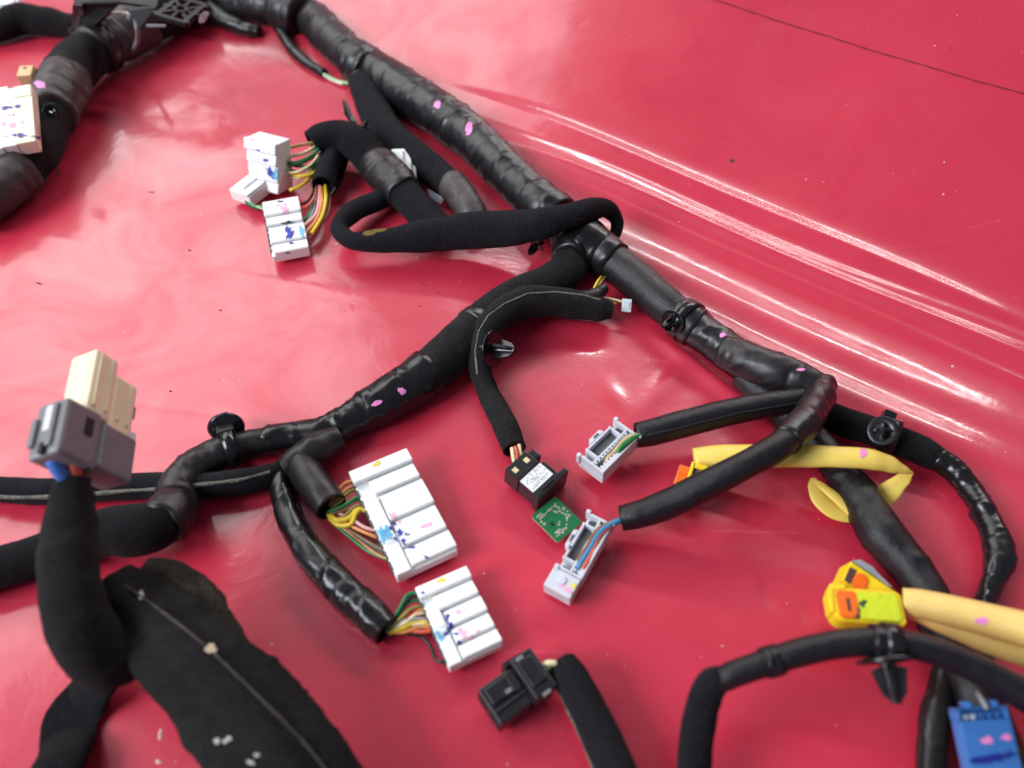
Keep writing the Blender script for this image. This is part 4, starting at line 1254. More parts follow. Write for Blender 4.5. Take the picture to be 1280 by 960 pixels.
# ------------------------------------------------------------------ grey white open connectors on the leathery tubes
def open_connector(fr, Hh, label, flange, cols, marks=()):
    m, lx, ly = fr
    t = thing('grey_white_connector', m, label, 'connector', 'grey white open connectors')
    bm = bmesh.new()
    wl = 0.0012
    box(bm, 0, lx, 0, ly, -Hh, -Hh * .55)                               # floor
    box(bm, lx - wl * 2.2, lx, wl * 1.02, ly - wl * 1.02, -Hh * .545, 0)   # long wall at the wires
    box(bm, 0, lx, 0, wl, -Hh * .545, 0)
    box(bm, 0, lx, ly - wl, ly, -Hh * .545, 0)
    box(bm, lx * .48, lx * .48 + wl, wl * 1.02, ly - wl * 1.02, -Hh * .545, -0.0002)
    box(bm, 0, lx * .478, ly * .18, ly * .18 + wl, -Hh * .545, -0.0001)
    box(bm, 0, lx * .478, ly * .80, ly * .80 + wl, -Hh * .545, -0.0001)
    box(bm, lx * .03, lx * .03 + wl, ly * .18 + wl * 1.02, ly * .797, -Hh * .545, 0.0003)
    part('housing', bm, 'grey_white', t, bevel=0.00025)
    bm = bmesh.new(); box(bm, lx * .12, lx * .44, ly * .24, ly * .76, -Hh * .54, -Hh * .30); part('latch', bm, 'slot_grey', t, bevel=0.0003)
    bm = bmesh.new()
    prism(bm, [(-lx * .16, ly * .36), (0, ly * .33), (0, ly * .67), (-lx * .16, ly * .64)], -Hh * .5, -0.0003, 'z')
    part('tab', bm, 'grey_white', t, bevel=0.0003)
    bm = bmesh.new(); box(bm, -lx * .11, -lx * .04, ly * .44, ly * .56, -0.0004, 0.0); part('tab_slot', bm, 'palepink' if False else 'slot_grey', t)
    bm = bmesh.new()
    for i in range(11):
        yy = ly * (.10 + .80 * i / 10)
        box(bm, lx * .48 + wl * 1.02, lx * .48 + wl * 2.0, yy, yy + ly * .035, -Hh * .54, -0.0002)
        box(bm, lx - wl * 3.1, lx - wl * 2.22, yy, yy + ly * .035, -Hh * .54, -0.0002)
    part('comb_teeth', bm, 'grey_white', t, kind='stuff')
    bm = bmesh.new()
    for x0, y0 in ((.08, .02), (.55, .02), (.08, .86), (.55, .86)):
        box(bm, lx * x0 + .0006, lx * (x0 + .34), ly * y0 + wl * 1.05, ly * (y0 + .11) - .0003, -Hh * .54, -Hh * .40)
    part('cavities', bm, 'slot_grey', t, kind='stuff')
    for cx, cy in ((0, 0), (0, ly), (lx, 0)):
        bm = bmesh.new(); box(bm, cx - .0012, cx + .0010, cy - .0012, cy + .0010, -Hh * .6, 0.0005); part('post', bm, 'grey_white', t, bevel=0.0003)
    if flange:
        bm = bmesh.new()
        box(bm, -lx * .10, lx * .98, ly + .0002, ly + flange, -Hh * .9, -0.0006)
        part('flange', bm, 'grey_white', t, bevel=0.0005)
        bm = bmesh.new(); cyl(bm, .0022, .0018, -0.0007, 0.0002, 18, lx * .42, ly + flange * .45); part('boss', bm, 'grey_white', t, bevel=0.0002)
    return t, m, lx, ly


cA, mA, lxA, lyA = open_connector(pix_frame((770, 524, .020), (800, 545, .020), (739, 580, .018)), 0.011,
                                  'upper grey white open connector showing tan and green wires along its channel', 0, ())
cB, mB, lxB, lyB = open_connector(pix_frame((736, 640, .016), (766, 655, .016), (697, 708, .013)), 0.011,
                                  'lower grey white open connector showing a blue wire beside the green circuit board', 0.011, ())
ink(cA, [(796, 563, 4, 8, 20, 'purple')])
ink(cB, [(722, 660, 8, 7, 0, 'cyan'), (712, 684, 5, 5, 0, 'navy'), (718, 671, 5, 3, 0, 'navy'), (717, 733, 6, 7, 0, 'ymark'), (705, 733, 18, 5, 25, 'palepink'), (712, 740, 12, 4, 25, 'palepink')])


def chan(m, lx, ly, x, y, z=-0.002):
    return m @ Vector((x * lx, y * ly, z))


def in_channel(specs, m, lx, ly, parent, end):
    for col, x0, x1, y1, r in specs:
        e = Vector(end) + Vector((0, 0, 0.0))
        ctrl = [(e + (chan(m, lx, ly, x0, .12) - e) * -0.25 + Vector((x0 * .004, 0, 0)), r), (e.lerp(chan(m, lx, ly, x0, .16, .001), .55), r), (chan(m, lx, ly, x0, .24, .0004), r), (chan(m, lx, ly, (x0 + x1) / 2, .5, -.001), r),
                (chan(m, lx, ly, x1, y1, -.0022), r), (chan(m, lx, ly, x1, y1 + .02, -.005), r)]
        part('wire', tube_bm(ctrl, n=9, style='none', step=.0012), 'w_' + col, parent, world=True)


in_channel([('gy', .64, .62, .78, .0009), ('bk', .68, .66, .72, .0007), ('tn', .74, .74, .74, .0012), ('gr', .84, .84, .50, .0014), ('gr', .88, .84, .62, .0012)], mA, lxA, lyA, br_l, P(800, 544, .019))
in_channel([('br', .62, .56, .80, .0014), ('ol', .58, .54, .76, .0008), ('bl', .74, .68, .86, .0017), ('bl', .70, .64, .80, .0014), ('rd', .80, .86, .88, .0013)], mB, lxB, lyB, br_m, P(779, 649, .014))

# ------------------------------------------------------------------ yellow sleeves and plugs
Y1 = thing('yellow_cable', P(1000, 575, 0.0), 'yellow flat sleeve folded sharply round the trunk near the right fork', 'cable')
cable('sleeve', [(868, 574, 32, 12), (900, 571, 34, 14), (950, 570, 34, 17), (1000, 570, 32, 20), (1050, 571, 30, 24), (1088, 574, 30, 24), (1112, 580, 25, 22), (1130, 587, 13, 20), (1141, 591, 3, 18)], 'ysleeve', Y1, style='pvc', seed=91, n=24, flat=0.6, ends='hc')
cable('sleeve', [(1141, 591, 3, 17), (1129, 599, 18, 15), (1110, 616, 27, 10), (1088, 634, 27, 6), (1064, 641, 28, 4), (1042, 637, 28, 4.5), (1026, 624, 26, 6), (1018, 607, 18, 8), (1017, 598, 8, 9)], 'ysleeve', Y1, style='pvc', seed=92, n=24, flat=0.32)
cable('sleeve', [(1017, 599, 3, 9), (1028, 608, 11, 10), (1044, 621, 14, 10), (1066, 642, 14, 8)], 'ysleeve', Y1, style='pvc', seed=93, n=18, flat=0.5)
for ob in [o for o in COL.objects if o.parent is Y1][:1]:
    decal('paint_or_gap_mark', ob, ob, 1079, 566, 9, 12, 0, 'pink', seed=3)
m, lx, ly = pix_frame((850, 580, .018), (880, 590, .018), (836, 608, .012))
t = thing('orange_connector', m, 'orange and yellow plug peeping out under the leathery tube at the yellow sleeve end', 'connector', 'orange and yellow connectors')
bm = bmesh.new(); box(bm, 0, lx * .42, 0, ly, -0.010, 0); part('lock', bm, 'orange', t, bevel=0.0005)
bm = bmesh.new(); box(bm, lx * .43, lx * .58, -ly * .25, ly * 1.02, -0.012, 0.002); box(bm, lx * .585, lx * 1.1, -ly * .25, -ly * .02, -0.012, 0.0018); part('housing', bm, 'yellow', t, bevel=0.0006)
bm = bmesh.new(); box(bm, lx * .585, lx * 1.05, -ly * .015, ly * .95, -0.012, -0.001); part('insert', bm, 'grey', t, bevel=0.0005)
bm = bmesh.new(); box(bm, lx * .05, lx * .38, ly * .3, ly * .38, -0.0003, 0.0006); box(bm, lx * .05, lx * .38, ly * .62, ly * .70, -0.0003, 0.0006); part('lip', bm, 'orange', t, bevel=0.0002)

Y2 = thing('yellow_cable', P(1200, 775, 0.0), 'pale yellow double sleeve running off the right edge from the two yellow plugs', 'cable')
ys = cable('sleeve', [(1128, 752, 34, 24), (1150, 755, 37, 26), (1190, 764, 39, 30), (1240, 776, 42, 34), (1300, 792, 46, 38), (1340, 804, 48, 40), (1480, 850, 52, 36), (1640, 930, 54, 16)], 'ysleeve2', Y2, style='pvc', seed=94, n=26, ends='hc')
cable('sleeve', [(1140, 764, 20, 20), (1180, 780, 26, 23), (1230, 800, 30, 25), (1290, 820, 34, 27), (1340, 838, 36, 28), (1480, 890, 40, 22), (1640, 980, 42, 10)], 'ysleeve2', Y2, style='pvc', seed=95, n=22)
decal('paint_or_gap_mark', ys, ys, 1227, 776, 16, 10, 0, 'pink', seed=6, rag=0.6)


def round_prof(lx, ly, r0, r1, k=6):
    out = []
    for cx, cy, a0, r in ((r0, r0, 180, r0), (lx - r1, r1, 270, r1), (lx - r1, ly - r1, 0, r1), (r0, ly - r0, 90, r0)):
        for i in range(k):
            a = R(a0 + 90 * i / (k - 1)); out.append((cx + r * math.cos(a), cy + r * math.sin(a)))
    return out


def yellow_plug(fr, Hh, label, paint):
    m, lx, ly = fr
    t = thing('yellow_connector', m, label, 'connector', 'orange and yellow connectors')
    bm = bmesh.new(); prism(bm, round_prof(lx, ly, ly * .30, ly * .16), -Hh, -0.0005, 'z'); part('housing', bm, 'yellow', t, bevel=0.0006)
    pr = [(lx * .36 + x, ly * .10 + y) for x, y in round_prof(lx * .58, ly * .82, .001, .0025)]
    bm = bmesh.new(); prism(bm, pr, -0.0008, 0.0004, 'z'); part('lid', bm, 'lime' if paint else 'yellow', t, bevel=0.0004)
    pr = [(lx * .08 + x, ly * .12 + y) for x, y in round_prof(lx * .29, ly * .80, .002, .002)]
    bm = bmesh.new(); prism(bm, pr, -0.0009, 0.0006, 'z'); part('lock', bm, 'orange', t, bevel=0.0005)
    bm = bmesh.new(); box(bm, lx * .20, lx * .245, ly * .36, ly * .72, 0.0004, 0.0008); part('slot', bm, 'dirt', t)
    bm = bmesh.new(); prism(bm, [(-.0012, ly * .2), (lx * .03, -.0014), (lx * .24, -.0016), (lx * .24, ly * .05), (lx * .06, ly * .12), (lx * .02, ly * .8), (-.0012, ly * .75)], -Hh * .8, 0.0001, 'z'); part('hood', bm, 'yellow', t, bevel=0.0005)
    bm = bmesh.new(); box(bm, lx * .66, lx * .80, ly * .16, ly * .19, 0.0002, 0.0006); box(bm, lx * .66, lx * .80, ly * .86, ly * .89, 0.0002, 0.0006); part('slot', bm, 'ymark', t)
    return t


yp1 = yellow_plug(pix_frame((1036, 732, .030), (1125, 739, .030), (1033, 774, .030)), 0.009, 'front yellow plug with orange lock and lime painted lid before the double yellow sleeve', True)
ink(yp1, [(1078, 755, 7, 8, 10, 'dkgreen'), (1074, 762, 6, 6, 0, 'dkgreen'), (1072, 770, 7, 7, 10, 'dkgreen'), (1080, 752, 5, 4, 0, 'dkgreen')])
m, lx, ly = pix_frame((1064, 701, .028), (1134, 741, .024), (1047, 722, .026))
t = thing('yellow_connector', m, 'rear yellow plug with a grey edge strip, tilted behind the front one', 'connector', 'orange and yellow connectors')
bm = bmesh.new(); prism(bm, [(0, 0), (lx, ly * .25), (lx, ly * .8), (lx * .55, ly * 1.5), (0, ly)], -0.014, 0, 'z'); part('housing', bm, 'yellow', t, bevel=0.0006)
bm = bmesh.new(); prism(bm, [(lx * .14 + x, ly * .28 + y) for x, y in round_prof(lx * .24, ly * .8, .003, .003)], -0.0004, 0.0010, 'z'); part('lock', bm, 'orange', t, bevel=0.0005)
bm = bmesh.new(); box(bm, lx * .02, lx * .13, ly * .3, ly * .96, -0.0006, 0.0008); part('slot', bm, 'dirt', t)
bm = bmesh.new(); prism(bm, [(lx * .03, -.0006), (lx * .12, -.0026), (lx * .34, -.0026), (lx * .46, -.0012), (lx * .74, ly * .12), (lx * .74, ly * .17), (lx * .4, ly * .06), (lx * .03, -.0002)], -0.012, 0.0006, 'z'); part('edge_strip', bm, 'slot_grey2', t, bevel=0.0005)

# ------------------------------------------------------------------ bottom centre black plug and its cable
K = thing('black_cable', P(740, 900, 0.0), 'black cloth cable leaving the bottom edge from the black plug, grey foam along its side', 'cable')
kc = cable('cloth_wrap', [(704, 829, 36, 13), (714, 846, 43, 14), (728, 874, 45, 14), (744, 906, 47, 14), (762, 944, 49, 14), (784, 1000, 52, 14), (822, 1110, 58, 14), (880, 1300, 66, 14)], 'cloth', K, style='cloth', seed=97, n=26, ends='cc')
cable('foam_seam', [(690, 846, 10, 9), (704, 868, 12, 9), (720, 900, 13, 9), (738, 940, 14, 9), (758, 990, 15, 9), (792, 1090, 17, 9), (850, 1290, 19, 9)], 'seam', K, style='cloth', seed=98, n=12, amp=4)
wires([('cr', [(676, 834, 14), (684, 829, 17), (694, 829, 17), (706, 834, 14)], 0.0014), ('gr', [(680, 842, 11), (690, 836, 12), (702, 838, 12)], 0.0016), ('bk', [(678, 846, 9), (690, 842, 9), (702, 846, 10)], 0.001)], K)
m, lx, ly = pix_frame((597, 861, .020), (667, 811, .020), (627, 908, .018))
t = thing('black_connector', m, 'dusty black plug lying open mouthed at the bottom centre', 'connector', 'black connectors')
bm = bmesh.new(); box(bm, 0, lx * .56, ly * .0, ly * .97, -0.016, -0.002); part('housing', bm, 'black', t, bevel=0.0008)
bm = bmesh.new(); box(bm, lx * .06, lx * .50, ly * .10, ly * .52, -0.0022, -0.0002); part('latch', bm, 'black', t, bevel=0.0006)
bm = bmesh.new(); box(bm, lx * .04, lx * .54, ly * .64, ly * .70, -0.0022, -0.0008); box(bm, lx * .42, lx * .52, ly * .08, ly * .56, -0.0004, 0.0006); part('rib', bm, 'black', t, bevel=0.0004)
bm = bmesh.new(); box(bm, lx * .30, lx * .40, ly * .4, ly * .5, -0.0004, 0.0004); part('rib', bm, 'grey', t)
bm = bmesh.new(); box(bm, lx * .565, lx * .60, -ly * .02, ly * 1.0, -0.0155, -0.0026); part('gasket', bm, 'dark_slot', t)
bm = bmesh.new(); box(bm, lx * .605, lx * .98, -ly * .10, ly * 1.02, -0.0165, 0.0); part('collar', bm, 'black', t, bevel=0.0009)
bm = bmesh.new(); box(bm, lx * .66, lx * .92, ly * .05, ly * .75, -0.0004, 0.0010); part('lid', bm, 'black', t, bevel=0.0006)
bm = bmesh.new(); box(bm, lx * .68, lx * .80, -ly * .04, ly * .06, 0.0002, 0.0014); part('tab', bm, 'grey', t, bevel=0.0004)
bm = bmesh.new(); box(bm, lx * .72, lx * .86, ly * .96, ly * 1.05, -0.004, 0.0006); part('tab', bm, 'grey', t, bevel=0.0004)
bm = bmesh.new(); prism(bm, [(lx * .50, -ly * .16), (lx * .64, -ly * .14), (lx * .9, -ly * .104), (lx * .9, -ly * .101), (lx * .5, -ly * .02)], -0.013, -0.0008, 'z'); part('shoulder', bm, 'black', t, bevel=0.0006)
bm = bmesh.new(); box(bm, -0.0004, 0.0006, ly * .12, ly * .40, -0.012, -0.005); box(bm, -0.0004, 0.0006, ly * .55, ly * .90, -0.012, -0.005); part('cavities', bm, 'dark_slot', t, kind='stuff')

# ------------------------------------------------------------------ lower right arched cable
AC = thing('arched_cable', P(1000, 830, 0.0), 'black cable arched above the sheet at the lower right, cloth end then glossy tube', 'cable')
cable('cloth_wrap', [(900, 1300, 58, 8), (880, 1120, 50, 8), (870, 1020, 46, 9), (868, 960, 44, 16), (872, 912, 42, 28), (880, 876, 40, 38), (893, 852, 38, 44), (904, 846, 30, 46)], 'cloth', AC, style='cloth', seed=101, n=24, ends='ch')
at = cable('tube', [(890, 855, 30, 44), (916, 843, 33, 47), (960, 828, 34, 50), (1010, 813, 35, 53), (1060, 804, 36, 55), (1100, 802, 36, 56), (1145, 808, 35, 56), (1190, 822, 36, 55), (1240, 846, 38, 53), (1300, 880, 42, 50), (1350, 915, 44, 46), (1440, 1000, 48, 34), (1540, 1120, 54, 14)],
           'leather', AC, style='pvc', seed=102, n=26, amp=1.2)
for pts, sd in (([(958, 829, 37, 50), (964, 827, 38, 50), (972, 824, 37, 51)], 103), ([(1092, 801, 39, 56), (1102, 802, 40, 56), (1116, 804, 39, 56)], 104)):
    cable('tape_wrap', pts, 'tape', AC, style='tape', seed=sd, n=24, ragged=0.0015)
m, lx, ly = pix_frame((1196, 886, .048), (1260, 882, .048), (1214, 966, .040))
t = thing('blue_connector', m, 'blue plug with pink paint dashes and a dark blue ink bar, lower right corner', 'connector')
bm = bmesh.new(); box(bm, 0, lx, ly * .20, ly * 1.2, -0.0065, 0); part('housing', bm, 'blue', t, bevel=0.0006)
bm = bmesh.new()
box(bm, 0, lx, 0, ly * .03, -0.0064, -0.0002); box(bm, 0, lx * .06, ly * .032, ly * .198, -0.0064, -0.0003); box(bm, lx * .94, lx, ly * .032, ly * .198, -0.0064, -0.0003); box(bm, lx * .062, lx * .938, ly * .032, ly * .198, -0.0064, -0.005)
box(bm, lx * .062, lx * .938, ly * .08, ly * .11, -0.005, -0.0008)
part('mouth', bm, 'blue', t, bevel=0.0003)
for x in (.22, .72):
    bm = bmesh.new(); box(bm, lx * x, lx * (x + .1), -0.0022, 0, -0.006, 0.0002); part('tab', bm, 'blue', t, bevel=0.0004)
for i in range(5):
    bm = bmesh.new(); cyl(bm, .0011, .0009, -0.0049, -0.0020, 10, lx * (.18 + .16 * i), ly * .15); part('pin', bm, 'grey_white' if i < 2 else 'blue', t)
ink(t, [(1233, 926, 15, 10, -8, 'pink'), (1257, 921, 14, 8, -6, 'pink'), (1240, 949, 58, 9, -4, 'blue_dark'), (1262, 943, 16, 8, -10, 'blue_dark'), (1222, 953, 20, 4, 4, 'blue_dark')])
wires([('gy', [(1222, 866, 46), (1228, 876, 48), (1234, 886, 48)], 0.0009)], AC)


# ------------------------------------------------------------------ fir tree clips: one built, then copied
def axis_mat(origin, z, x):
    z = z.normalized(); x = (x - z * x.dot(z)).normalized(); y = z.cross(x)
    m = Matrix((x, y, z)).transposed().to_4x4(); m.translation = origin
    return m


def build_clip():
    t = thing('cable_clip', Matrix.Identity(4), 'x', 'clip', 'black fir tree clips on the harness')
    bm = bmesh.new(); lathe(bm, [(.0012, 0.0), (.0072, 0.0012), (.0078, 0.0022), (.0074, 0.0024), (.004, 0.0013), (.0014, 0.0012)], 28); part('disc', bm, 'black_gloss', t, smooth=True)
    bm = bmesh.new(); cyl(bm, .0022, .0013, 0.0006, 0.0125, 12)
    part('stem', bm, 'black_gloss', t, bevel=0.0002)
    bm = bmesh.new()
    for k in range(4):
        a = k * math.pi / 2 + .4
        ca, sa = math.cos(a), math.sin(a)
        pts = [(0.0016, .0030), (0.0044, .0042), (0.0040, .0058), (0.0030, .0100), (0.0010, .0122)]
        A = [bm.verts.new((r * ca - .0006 * sa, r * sa + .0006 * ca, z)) for r, z in pts]
        B = [bm.verts.new((r * ca + .0006 * sa, r * sa - .0006 * ca, z)) for r, z in pts]
        bm.faces.new(A); bm.faces.new(B[::-1])
        for i in range(len(pts)):
            j = (i + 1) % len(pts); bm.faces.new((A[i], B[i], B[j], A[j]))
    part('barb', bm, 'black_gloss', t)
    bm = bmesh.new(); box(bm, -.0036, .0036, -.0032, .0032, -.0046, .0008); part('head', bm, 'black', t, bevel=0.0006)
    return t


CLIP = build_clip()
first = [True]


def clip_at(o, zdir, xdir, label, scale=1.0, band=None):
    src = CLIP
    m = axis_mat(o, zdir, xdir) @ Matrix.Scale(scale, 4)
    if first[0]:
        t = CLIP; first[0] = False
    else:
        t = src.copy(); COL.objects.link(t)
        for ch in list(src.children):
            if ch.name.startswith('band'):
                continue
            c = ch.copy(); COL.objects.link(c); c.parent = t
    t.matrix_world = m
    ROOT[t.name] = m.copy()
    t['label'] = label
    if band:
        cen, rad, dirv = band
        bm = bmesh.new()
        n = 30
        bmat = axis_mat(cen, dirv, Vector((0, 0, 1)))
        hw = .0034
        prof = [(rad + .0002, -hw), (rad + .0014, -hw * .9), (rad + .0014, hw * .9), (rad + .0002, hw)]
        rings = [[bm.verts.new(bmat @ Vector((r * math.cos(2 * math.pi * i / n), r * math.sin(2 * math.pi * i / n), z))) for i in range(n)] for r, z in prof]
        for a, b in zip(rings, rings[1:] + rings[:1]):
            for i in range(n):
                bm.faces.new((a[i], a[(i + 1) % n], b[(i + 1) % n], b[i]))
        for vv in bm.verts:
            if vv.co.z < 0.0006: vv.co.z = 0.0006
        part('band', bm, 'black_gloss', t, world=True, smooth=True)
    return t


def cdir(u0, v0, u1, v1):
    return (P(u1, v1, .01) - P(u0, v0, .01)).normalized()


clip_at(P(843, 402, .017), P(826, 409, .022) - P(846, 400, .016), cdir(838, 386, 870, 410), 'black clip with a round knob strapped to the trunk below the clear tag', 1.0, (P(858, 401, .012), .0122, cdir(838, 386, 870, 410)))
clip_at(P(283, 538, .015), Vector((-0.30, 0.85, -0.25)), cdir(262, 572, 345, 549), 'black clip with a cup shaped disc strapped on the left taped branch', 1.25, (P(290, 560, .0092), .0098, cdir(270, 568, 320, 552)))
clip_at(P(612, 436, .018), P(640, 439, .018) - P(612, 437, .012), Vector((0, 0, 1)), 'black ribbed clip poking right from the middle branch', 1.45)
clip_at(P(1104, 539, .022), P(1103, 533, .040) - P(1105, 540, .018), cdir(1075, 534, 1150, 562), 'glossy black button clip on top of the matt cloth branch at right', 1.0, (P(1112, 547, .0088), .0096, cdir(1075, 534, 1150, 562)))
clip_at(P(1106, 816, .052), P(1122, 880, .050) - P(1104, 806, .056), cdir(1060, 804, 1145, 808), 'black clip hanging barbed end down from the arched cable', 1.5, (P(1112, 803, .056), .0062, (P(1145, 808, .056) - P(1080, 803, .056)).normalized()))
clip_at(P(672, 304, .012), P(660, 318, .006) - P(676, 298, .012), Vector((0, 0, 1)), 'small black clip under the flat woven loop beside the trunk', 0.8)
clip_at(P(462, 160, .012), P(436, 146, .010) - P(462, 160, .012), Vector((0, 0, 1)), 'black clip with a long blade beside the cloth branch near the top', 0.8)
clip_at(P(64, 140, .044), P(76, 143, .056) - P(60, 138, .040), cdir(72, 118, 54, 160), 'glossy black clip against the right side of the ivory connector on the left bundle', 0.8)
clip_at(P(872, 606, .012), P(880, 628, .004) - P(870, 600, .012), Vector((0, 0, 1)), 'black clip hidden mostly beneath the lower leathery tube by the orange plug', 0.8)
bl = [o for o in COL.objects if o.get('label', '').startswith('black clip with a long blade')][0]
bm = bmesh.new()
q = [P(428, 128, .014), P(433, 131, .014), P(440, 146, .010), P(446, 156, .008), P(438, 154, .008), P(430, 142, .011)]
A = [bm.verts.new(p) for p in q]; B = [bm.verts.new(p + Vector((.0005, .001, .0022))) for p in q]
bm.faces.new(A); bm.faces.new(B[::-1])
for i in range(6):
    bm.faces.new((A[i], B[i], B[(i + 1) % 6], A[(i + 1) % 6]))
part('blade', bm, 'black_gloss', bl, world=True)

btn = [o for o in COL.objects if o.get('label', '').startswith('glossy black button')][0]
bm = bmesh.new(); box(bm, -.0032, .0032, -.0032, .0032, -.003, .003); bm.transform(axis_mat(P(1110, 522, .016), Vector((0, -.3, 1)), cdir(1075, 534, 1150, 562))); part('tab', bm, 'black_gloss', btn, world=True, bevel=.0005)

# clear tag at the small wire end
m, lx, ly = pix_frame((778, 373, .012), (790, 374, .012), (778, 389, .008))
t = thing('clear_tag', m, 'tiny clear plastic tag on thin yellow wires beside the trunk', 'tag')
bm = bmesh.new(); box(bm, 0, lx, 0, ly, -.002, 0); part('body', bm, 'clear', t, bevel=.0003)
bm = bmesh.new(); box(bm, lx * .2, lx * .8, ly * .25, ly * .8, -.0003, .0005); part('rim', bm, 'grey_white', t)
# torn clear film beside the cloth branch
m, lx, ly = pix_frame((534, 236, .008), (556, 246, .008), (536, 248, .003))
t = thing('clear_film', m, 'scrap of clear grey film under the end of the cloth branch', 'film')
bm = bmesh.new(); prism(bm, [(0, 0), (lx, ly * .2), (lx * .9, ly), (lx * .3, ly * .8)], -.0006, 0, 'z'); part('scrap', bm, 'clear', t)

# ------------------------------------------------------------------ black bracket at the top
m, lx, ly = pix_frame((192, 17, .062), (222, -7, .062), (223, 35, .058))
t = thing('plastic_bracket', m, 'black plastic bracket with a square spoked plate at the top of the frame', 'bracket')
bm = bmesh.new()
n = 32
cx, cy = lx / 2, ly / 2
bw = lx * .11
for x0, x1, y0, y1 in ((0, lx, 0, bw), (0, lx, ly - bw, ly), (0, bw, bw * 1.001, ly - bw * 1.001), (lx - bw, lx, bw * 1.001, ly - bw * 1.001)):
    box(bm, x0, x1, y0, y1, -.004, 0)
part('plate_frame', bm, 'black', t, bevel=.0004)
for k in range(8):
    a = k * math.pi / 4 + math.pi / 8 * 0
    bm = bmesh.new()
    ca, sa = math.cos(a), math.sin(a)
    r1 = (lx / 2 - bw * .6) / max(abs(ca), abs(sa))
    r0 = lx * .15
    w = lx * .035
    prism(bm, [(cx + r * ca - s_ * sa, cy + r * sa + s_ * ca) for r, s_ in ((r0, -w), (r1, -w), (r1, w), (r0, w))], -.0035, -.0003, 'z')
    part('spoke', bm, 'black', t)
bm = bmesh.new(); lathe_p = [(lx * .16, -.004), (lx * .16, .0004), (lx * .10, .0004), (lx * .09, -.003)]
rr = [[bm.verts.new((cx + r * math.cos(2 * math.pi * i / 24), cy + r * math.sin(2 * math.pi * i / 24), z)) for i in range(24)] for r, z in lathe_p]
for a, b in zip(rr, rr[1:] + rr[:1]):
    for i in range(24):
        bm.faces.new((a[i], a[(i + 1) % 24], b[(i + 1) % 24], b[i]))
part('hub', bm, 'black', t, bevel=.0002)
def wquad_slab(pts, th, name, mat, parent):
    bm = bmesh.new()
    A = [P(*p) for p in pts]
    nrm = (A[1] - A[0]).cross(A[2] - A[0]).normalized()
    if nrm.z < 0: nrm = -nrm
    va = [bm.verts.new(p) for p in A]; vb = [bm.verts.new(p - nrm * th) for p in A]
    bm.faces.new(va); bm.faces.new(vb[::-1])
    k = len(A)
    for i in range(k):
        bm.faces.new((va[i], vb[i], vb[(i + 1) % k], va[(i + 1) % k]))
    return part(name, bm, mat, parent, world=True, bevel=.0005)
wquad_slab([(92, -14, .066), (200, -12, .066), (196, 8, .062), (150, 2, .062), (92, 4, .062)], .003, 'tray', 'black_matte', t)
wquad_slab([(92, 3, .062), (104, 4, .062), (100, 42, .030), (91, 30, .034)], .003, 'tray_wall', 'black_matte', t)
wquad_slab([(104, 5, .058), (150, 3, .058), (124, 30, .040), (102, 44, .034)], .003, 'tray_wall', 'dark_slot', t)
wquad_slab([(160, 10, .060), (196, 6, .062), (206, 24, .050), (176, 32, .048)], .004, 'arm', 'black_matte', t)
wquad_slab([(84, 36, .030), (89, 34, .032), (96, 50, .022), (90, 51, .022)], .002, 'tab', 'black', t)
wquad_slab([(183, 30, .056), (208, 30, .056), (208, 33, .054), (184, 33, .054)], .002, 'ledge', 'grey', t)
wquad_slab([(248, 13, .040), (262, 16, .036), (256, 28, .030), (250, 29, .032)], .002, 'white_tab', 'clear', t)
# strap round the thick bundle
bm = tube_bm([(160, 22, 6, 48), (166, 20, 6, 47), (171, 34, 6, 44), (172, 50, 6, 30), (164, 66, 6, 14)], n=8, style='none')
part('strap', bm, 'grey', t, world=True)
wquad_slab([(146, 66, .014), (152, 80, .002), (134, 90, .002), (126, 84, .010)], .004, 'foot', 'black', t)

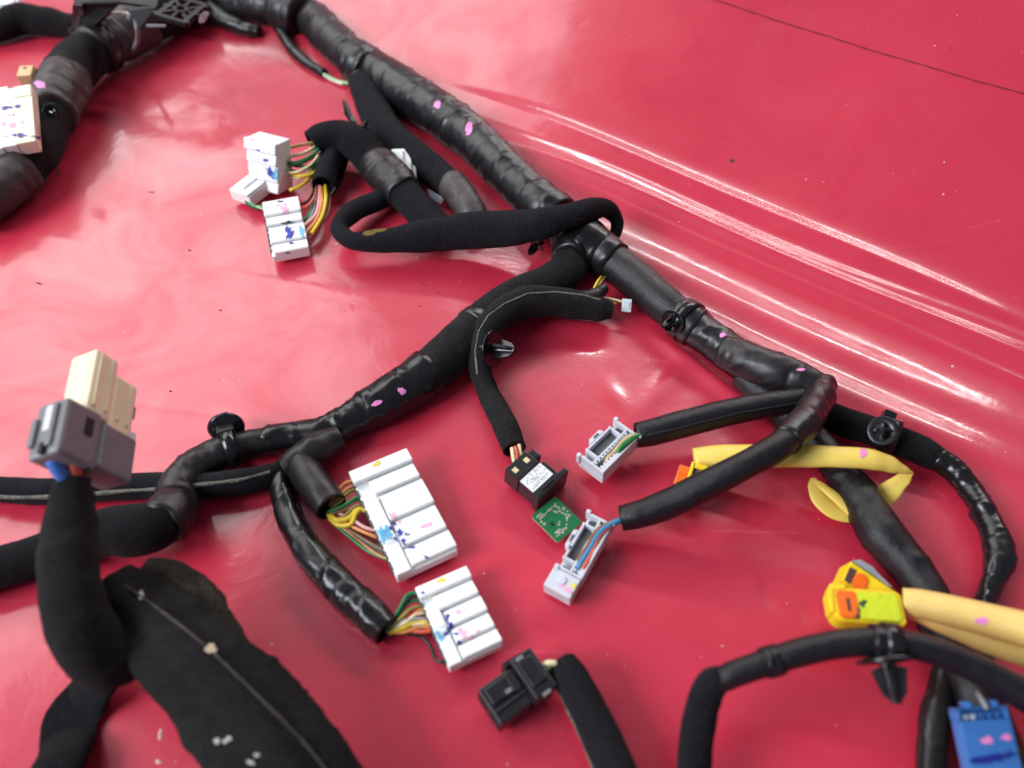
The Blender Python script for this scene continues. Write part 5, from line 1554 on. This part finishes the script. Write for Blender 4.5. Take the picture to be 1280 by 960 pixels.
# ------------------------------------------------------------------ dirt and dust on the sheet
random.seed(11)
spots = [(915, 201, 9, 6), (276, 388, 5, 3), (213, 489, 6, 4), (237, 313, 6, 3), (48, 354, 12, 2.5), (73, 215, 5, 9), (527, 355, 5, 2), (548, 366, 7, 2.5), (524, 383, 4, 2), (1188, 60, 3, 2), (18, 272, 4, 2), (190, 240, 14, 2), (545, 820, 5, 2)]
bmall = bmesh.new()


def fleck(bm, u, v, w, h, rot, hgt):
    loc, nor = on_sheet(u, v)
    if loc is None: return
    t = depth(u, v)
    k = 8
    ring = []
    for i in range(k):
        a = 2 * math.pi * i / k
        rr = 1 + random.uniform(-.35, .35)
        x, y = math.cos(a) * w / 2 * rr, math.sin(a) * h / 2 * rr
        dx, dy = x * math.cos(rot) - y * math.sin(rot), x * math.sin(rot) + y * math.cos(rot)
        l2, _ = on_sheet(u + dx, v + dy)
        if l2 is None: return
        ring.append(bm.verts.new(l2 + nor * .00005))
    top = bm.verts.new(loc + nor * hgt)
    for i in range(k):
        bm.faces.new((ring[i], ring[(i + 1) % k], top))


for u, v, w, h in spots:
    fleck(bmall, u, v, w * .7, h * .8, random.uniform(-.3, .3), .0005)
for i in range(120):
    s_ = random.uniform(.5, 1.6)
    fleck(bmall, random.uniform(0, 1280), random.uniform(0, 960), s_, s_ * random.uniform(.5, 1), random.uniform(0, 3), .0002)
tag(part('dirt_specks', bmall, 'dirt'), 'dark specks of dirt scattered over the red sheet', kind='stuff')
bmall = bmesh.new()
for i in range(190):
    s_ = random.uniform(.5, 1.7) if random.random() < .93 else random.uniform(2, 3)
    fleck(bmall, random.uniform(0, 1280), random.uniform(0, 960), s_, s_ * random.uniform(.3, .9), random.uniform(0, 3), .0003)
for u, v, w, h in ((300, 474, 3, 2), (198, 952, 9, 5), (280, 475, 4, 2), (200, 918, 5, 20), (340, 806, 4, 3), (1191, 458, 4, 3)):
    fleck(bmall, u, v, w, h, .2, .0006)
tag(part('dust_flecks', bmall, simple('dust_fleck', (0.75, 0.55, 0.5), .8)), 'pale dust flecks scattered over the red sheet', kind='stuff')
